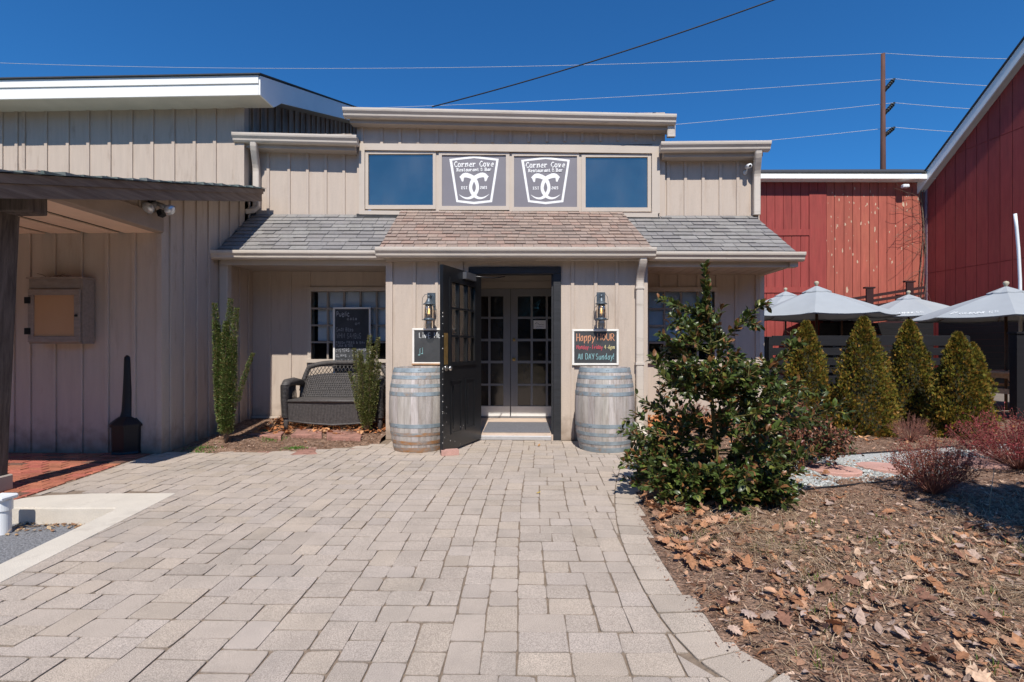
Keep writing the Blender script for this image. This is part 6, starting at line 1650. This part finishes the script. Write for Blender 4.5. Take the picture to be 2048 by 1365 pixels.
def blades():
    rs = random.Random(111); S = MB()
    def blade(x, y, z, L, lean, c, w_=.0022):
        a = rs.uniform(0, 6.28); d_ = Vector((math.cos(a), math.sin(a), 0)); s_ = Vector((-d_.y, d_.x, 0))*w_; p = Vector((x, y, z)); m_ = p+d_*(L*lean*.4)+Vector((0, 0, L*.6*(1-lean*.7))); e_ = p+d_*(L*lean)+Vector((0, 0, L*(1-lean)*.9+.004))
        S.add([p-s_, p+s_, m_+s_*.8, m_-s_*.8, e_], [(0, 1, 2, 3), (3, 2, 4)], c)
    ST = [(.52, .38, .25), (.42, .30, .19), (.60, .47, .33), (.34, .23, .14)]
    for _ in range(30000):
        y = 1.0+rs.random()*2.9; x = edge_x(y)+.04+rs.random()*3.6
        if x > 1.03*y+.4: continue
        n_ = noise.noise((x*1.3, y*1.3, 9))
        if n_ < .0 and rs.random() < .75: continue
        if n_ > .25 and rs.random() < .5: continue
        blade(x, y, bedz_right(x, y), rs.uniform(.03, .12), rs.choice([.75, .9, .97, .99]), rs.choice(ST), .0016)
    for _ in range(900):    # the combed tan tuft at the right
        x = 2.25+abs(rs.gauss(0, .5)); y = 2.15+rs.gauss(0, .10); p = Vector((x, y, bedz_right(x, y)+rs.uniform(.01, .05))); d_ = Vector((-1, rs.gauss(.15, .6), rs.gauss(.0, .05))).normalized()*rs.uniform(.06, .3); s_ = Vector((d_.y, -d_.x, 0)).normalized()*.0014; S.add([p-s_, p+s_, p+d_*.5+s_+Vector((0, 0, .01)), p+d_*.5-s_+Vector((0, 0, .01)), p+d_], [(0, 1, 2, 3), (3, 2, 4)], rs.choice(ST))
    for _ in range(300):
        x = 1.35+rs.gauss(0, .22); y = 2.95+rs.gauss(0, .18); p = Vector((x, y, bedz_right(x, y)+rs.uniform(.01, .06))); d_ = Vector((rs.gauss(.5, .5), rs.gauss(-.4, .4), rs.gauss(.02, .12))).normalized()*rs.uniform(.1, .28); s_ = Vector((d_.y, -d_.x, 0)).normalized()*.0014; S.add([p-s_, p+s_, p+d_*.5+s_+Vector((0, 0, .01)), p+d_*.5-s_+Vector((0, 0, .01)), p+d_], [(0, 1, 2, 3), (3, 2, 4)], rs.choice(ST))
    GR = [(.14, .20, .04), (.20, .26, .06), (.10, .15, .03)]
    for _ in range(70):
        y0 = 1.0+rs.random()*2.4; x0 = edge_x(y0)+.08+rs.random()*2.4
        for _ in range(14): x, y = x0+rs.gauss(0, .035), y0+rs.gauss(0, .035); blade(x, y, bedz_right(x, y), rs.uniform(.02, .055), rs.uniform(.1, .5), rs.choice(GR))
    return S
tag(blades().build('dry_grass', LEAFM), 'flattened straw coloured grass with a few green blades on the mulch', 'grass', kind='stuff')
def weeds():
    rs = random.Random(5); S = MB()
    for px, py, r, k in ((400, 900, .16, 420), (545, 880, .13, 260), (590, 893, .10, 260), (605, 902, .08, 200), (465, 905, .06, 90), (535, 870, .10, 160), (380, 904, .08, 120), (715, 893, .06, 60)):
        x0, y0 = G(px, py, .03)
        for _ in range(k):
            x, y = x0+rs.gauss(0, r*.55), y0+rs.gauss(0, r*.4); 
            if y < bedfront(x)-.01: continue
            leafv(S, Vector((x, y, bedz_left(x, y)+.004)), (rv(rs)+Vector((0, 0, .9))).normalized(), rv(rs), rs.uniform(.012, .028), .009, rs.choice([(.10, .22, .03), (.16, .30, .05), (.08, .16, .025)]))
    for px, py in ((1243, 938), (1282, 946)):
        x0, y0 = G(px, py)
        for _ in range(40): leafv(S, Vector((x0+rs.gauss(0, .02), y0+rs.gauss(0, .02), .0)), (rv(rs)+Vector((0, 0, 1.2))).normalized(), rv(rs), .03, .009, (.16, .24, .04))
    return S
tag(weeds().build('green_weeds', LEAFM), 'bright green chickweed patches at the edge of the porch bed', 'weeds', kind='stuff')
S = MB(); rs = random.Random(3)
for px, py, ln in ((1715, 1025, .22), (1980, 1030, .36), (1685, 985, .2)):
    pass
x, y = G(1978, 1033, .04); S = MB(); S.tube([(x, y, .02), (x+.01, y, .18), (x+.035, y, .36)], [.004, .003, .002], 4); tag(S.build('dry_stalk', mat('straw', (.45, .36, .24), .8, .1, 8, 0)), 'thin pale dry stalk standing in the mulch near the right shadow', 'stalk')

# --- bare winter woods and lawn behind the camera (seen only in the glass)
def woods():
    rs = random.Random(123); S = MB()
    for k in range(90):
        a = math.pi+(k/89-.5)*3.3+rs.uniform(-.02, .02); dd = rs.uniform(20, 30); x, y = -dd*math.sin(a-math.pi)*-1, -dd*math.cos(a-math.pi); h_ = rs.uniform(6, 9)
        S.tube([(x, y, -.1), (x+rs.uniform(-.3, .3), y, h_*.5), (x+rs.uniform(-.8, .8), y, h_)], [.25, .15, .04], 5, (.10, .075, .055))
        for _ in range(130):
            p = Vector((x+rs.gauss(0, 1.8), y+rs.gauss(0, 1.2), h_*rs.uniform(.12, 1))); leafv(S, p, rv(rs), rv(rs), rs.uniform(.7, 1.6), rs.uniform(.25, .7), rs.choice([(.055, .045, .03), (.04, .045, .02), (.08, .06, .04)]))
    for k in range(60):
        a = (k/59-.5)*3.3; x, y = 21*math.sin(a), -21*math.cos(a)
        for _ in range(60): leafv(S, Vector((x+rs.gauss(0, .9), y+rs.gauss(0, .5), rs.uniform(0, 2.6))), rv(rs), rv(rs), 1.1, .8, (.035, .038, .018))
    return S
tag(woods().build('far_woods', LEAFM), 'bare brown woods across the lawn facing the restaurant', 'woods', kind='stuff')
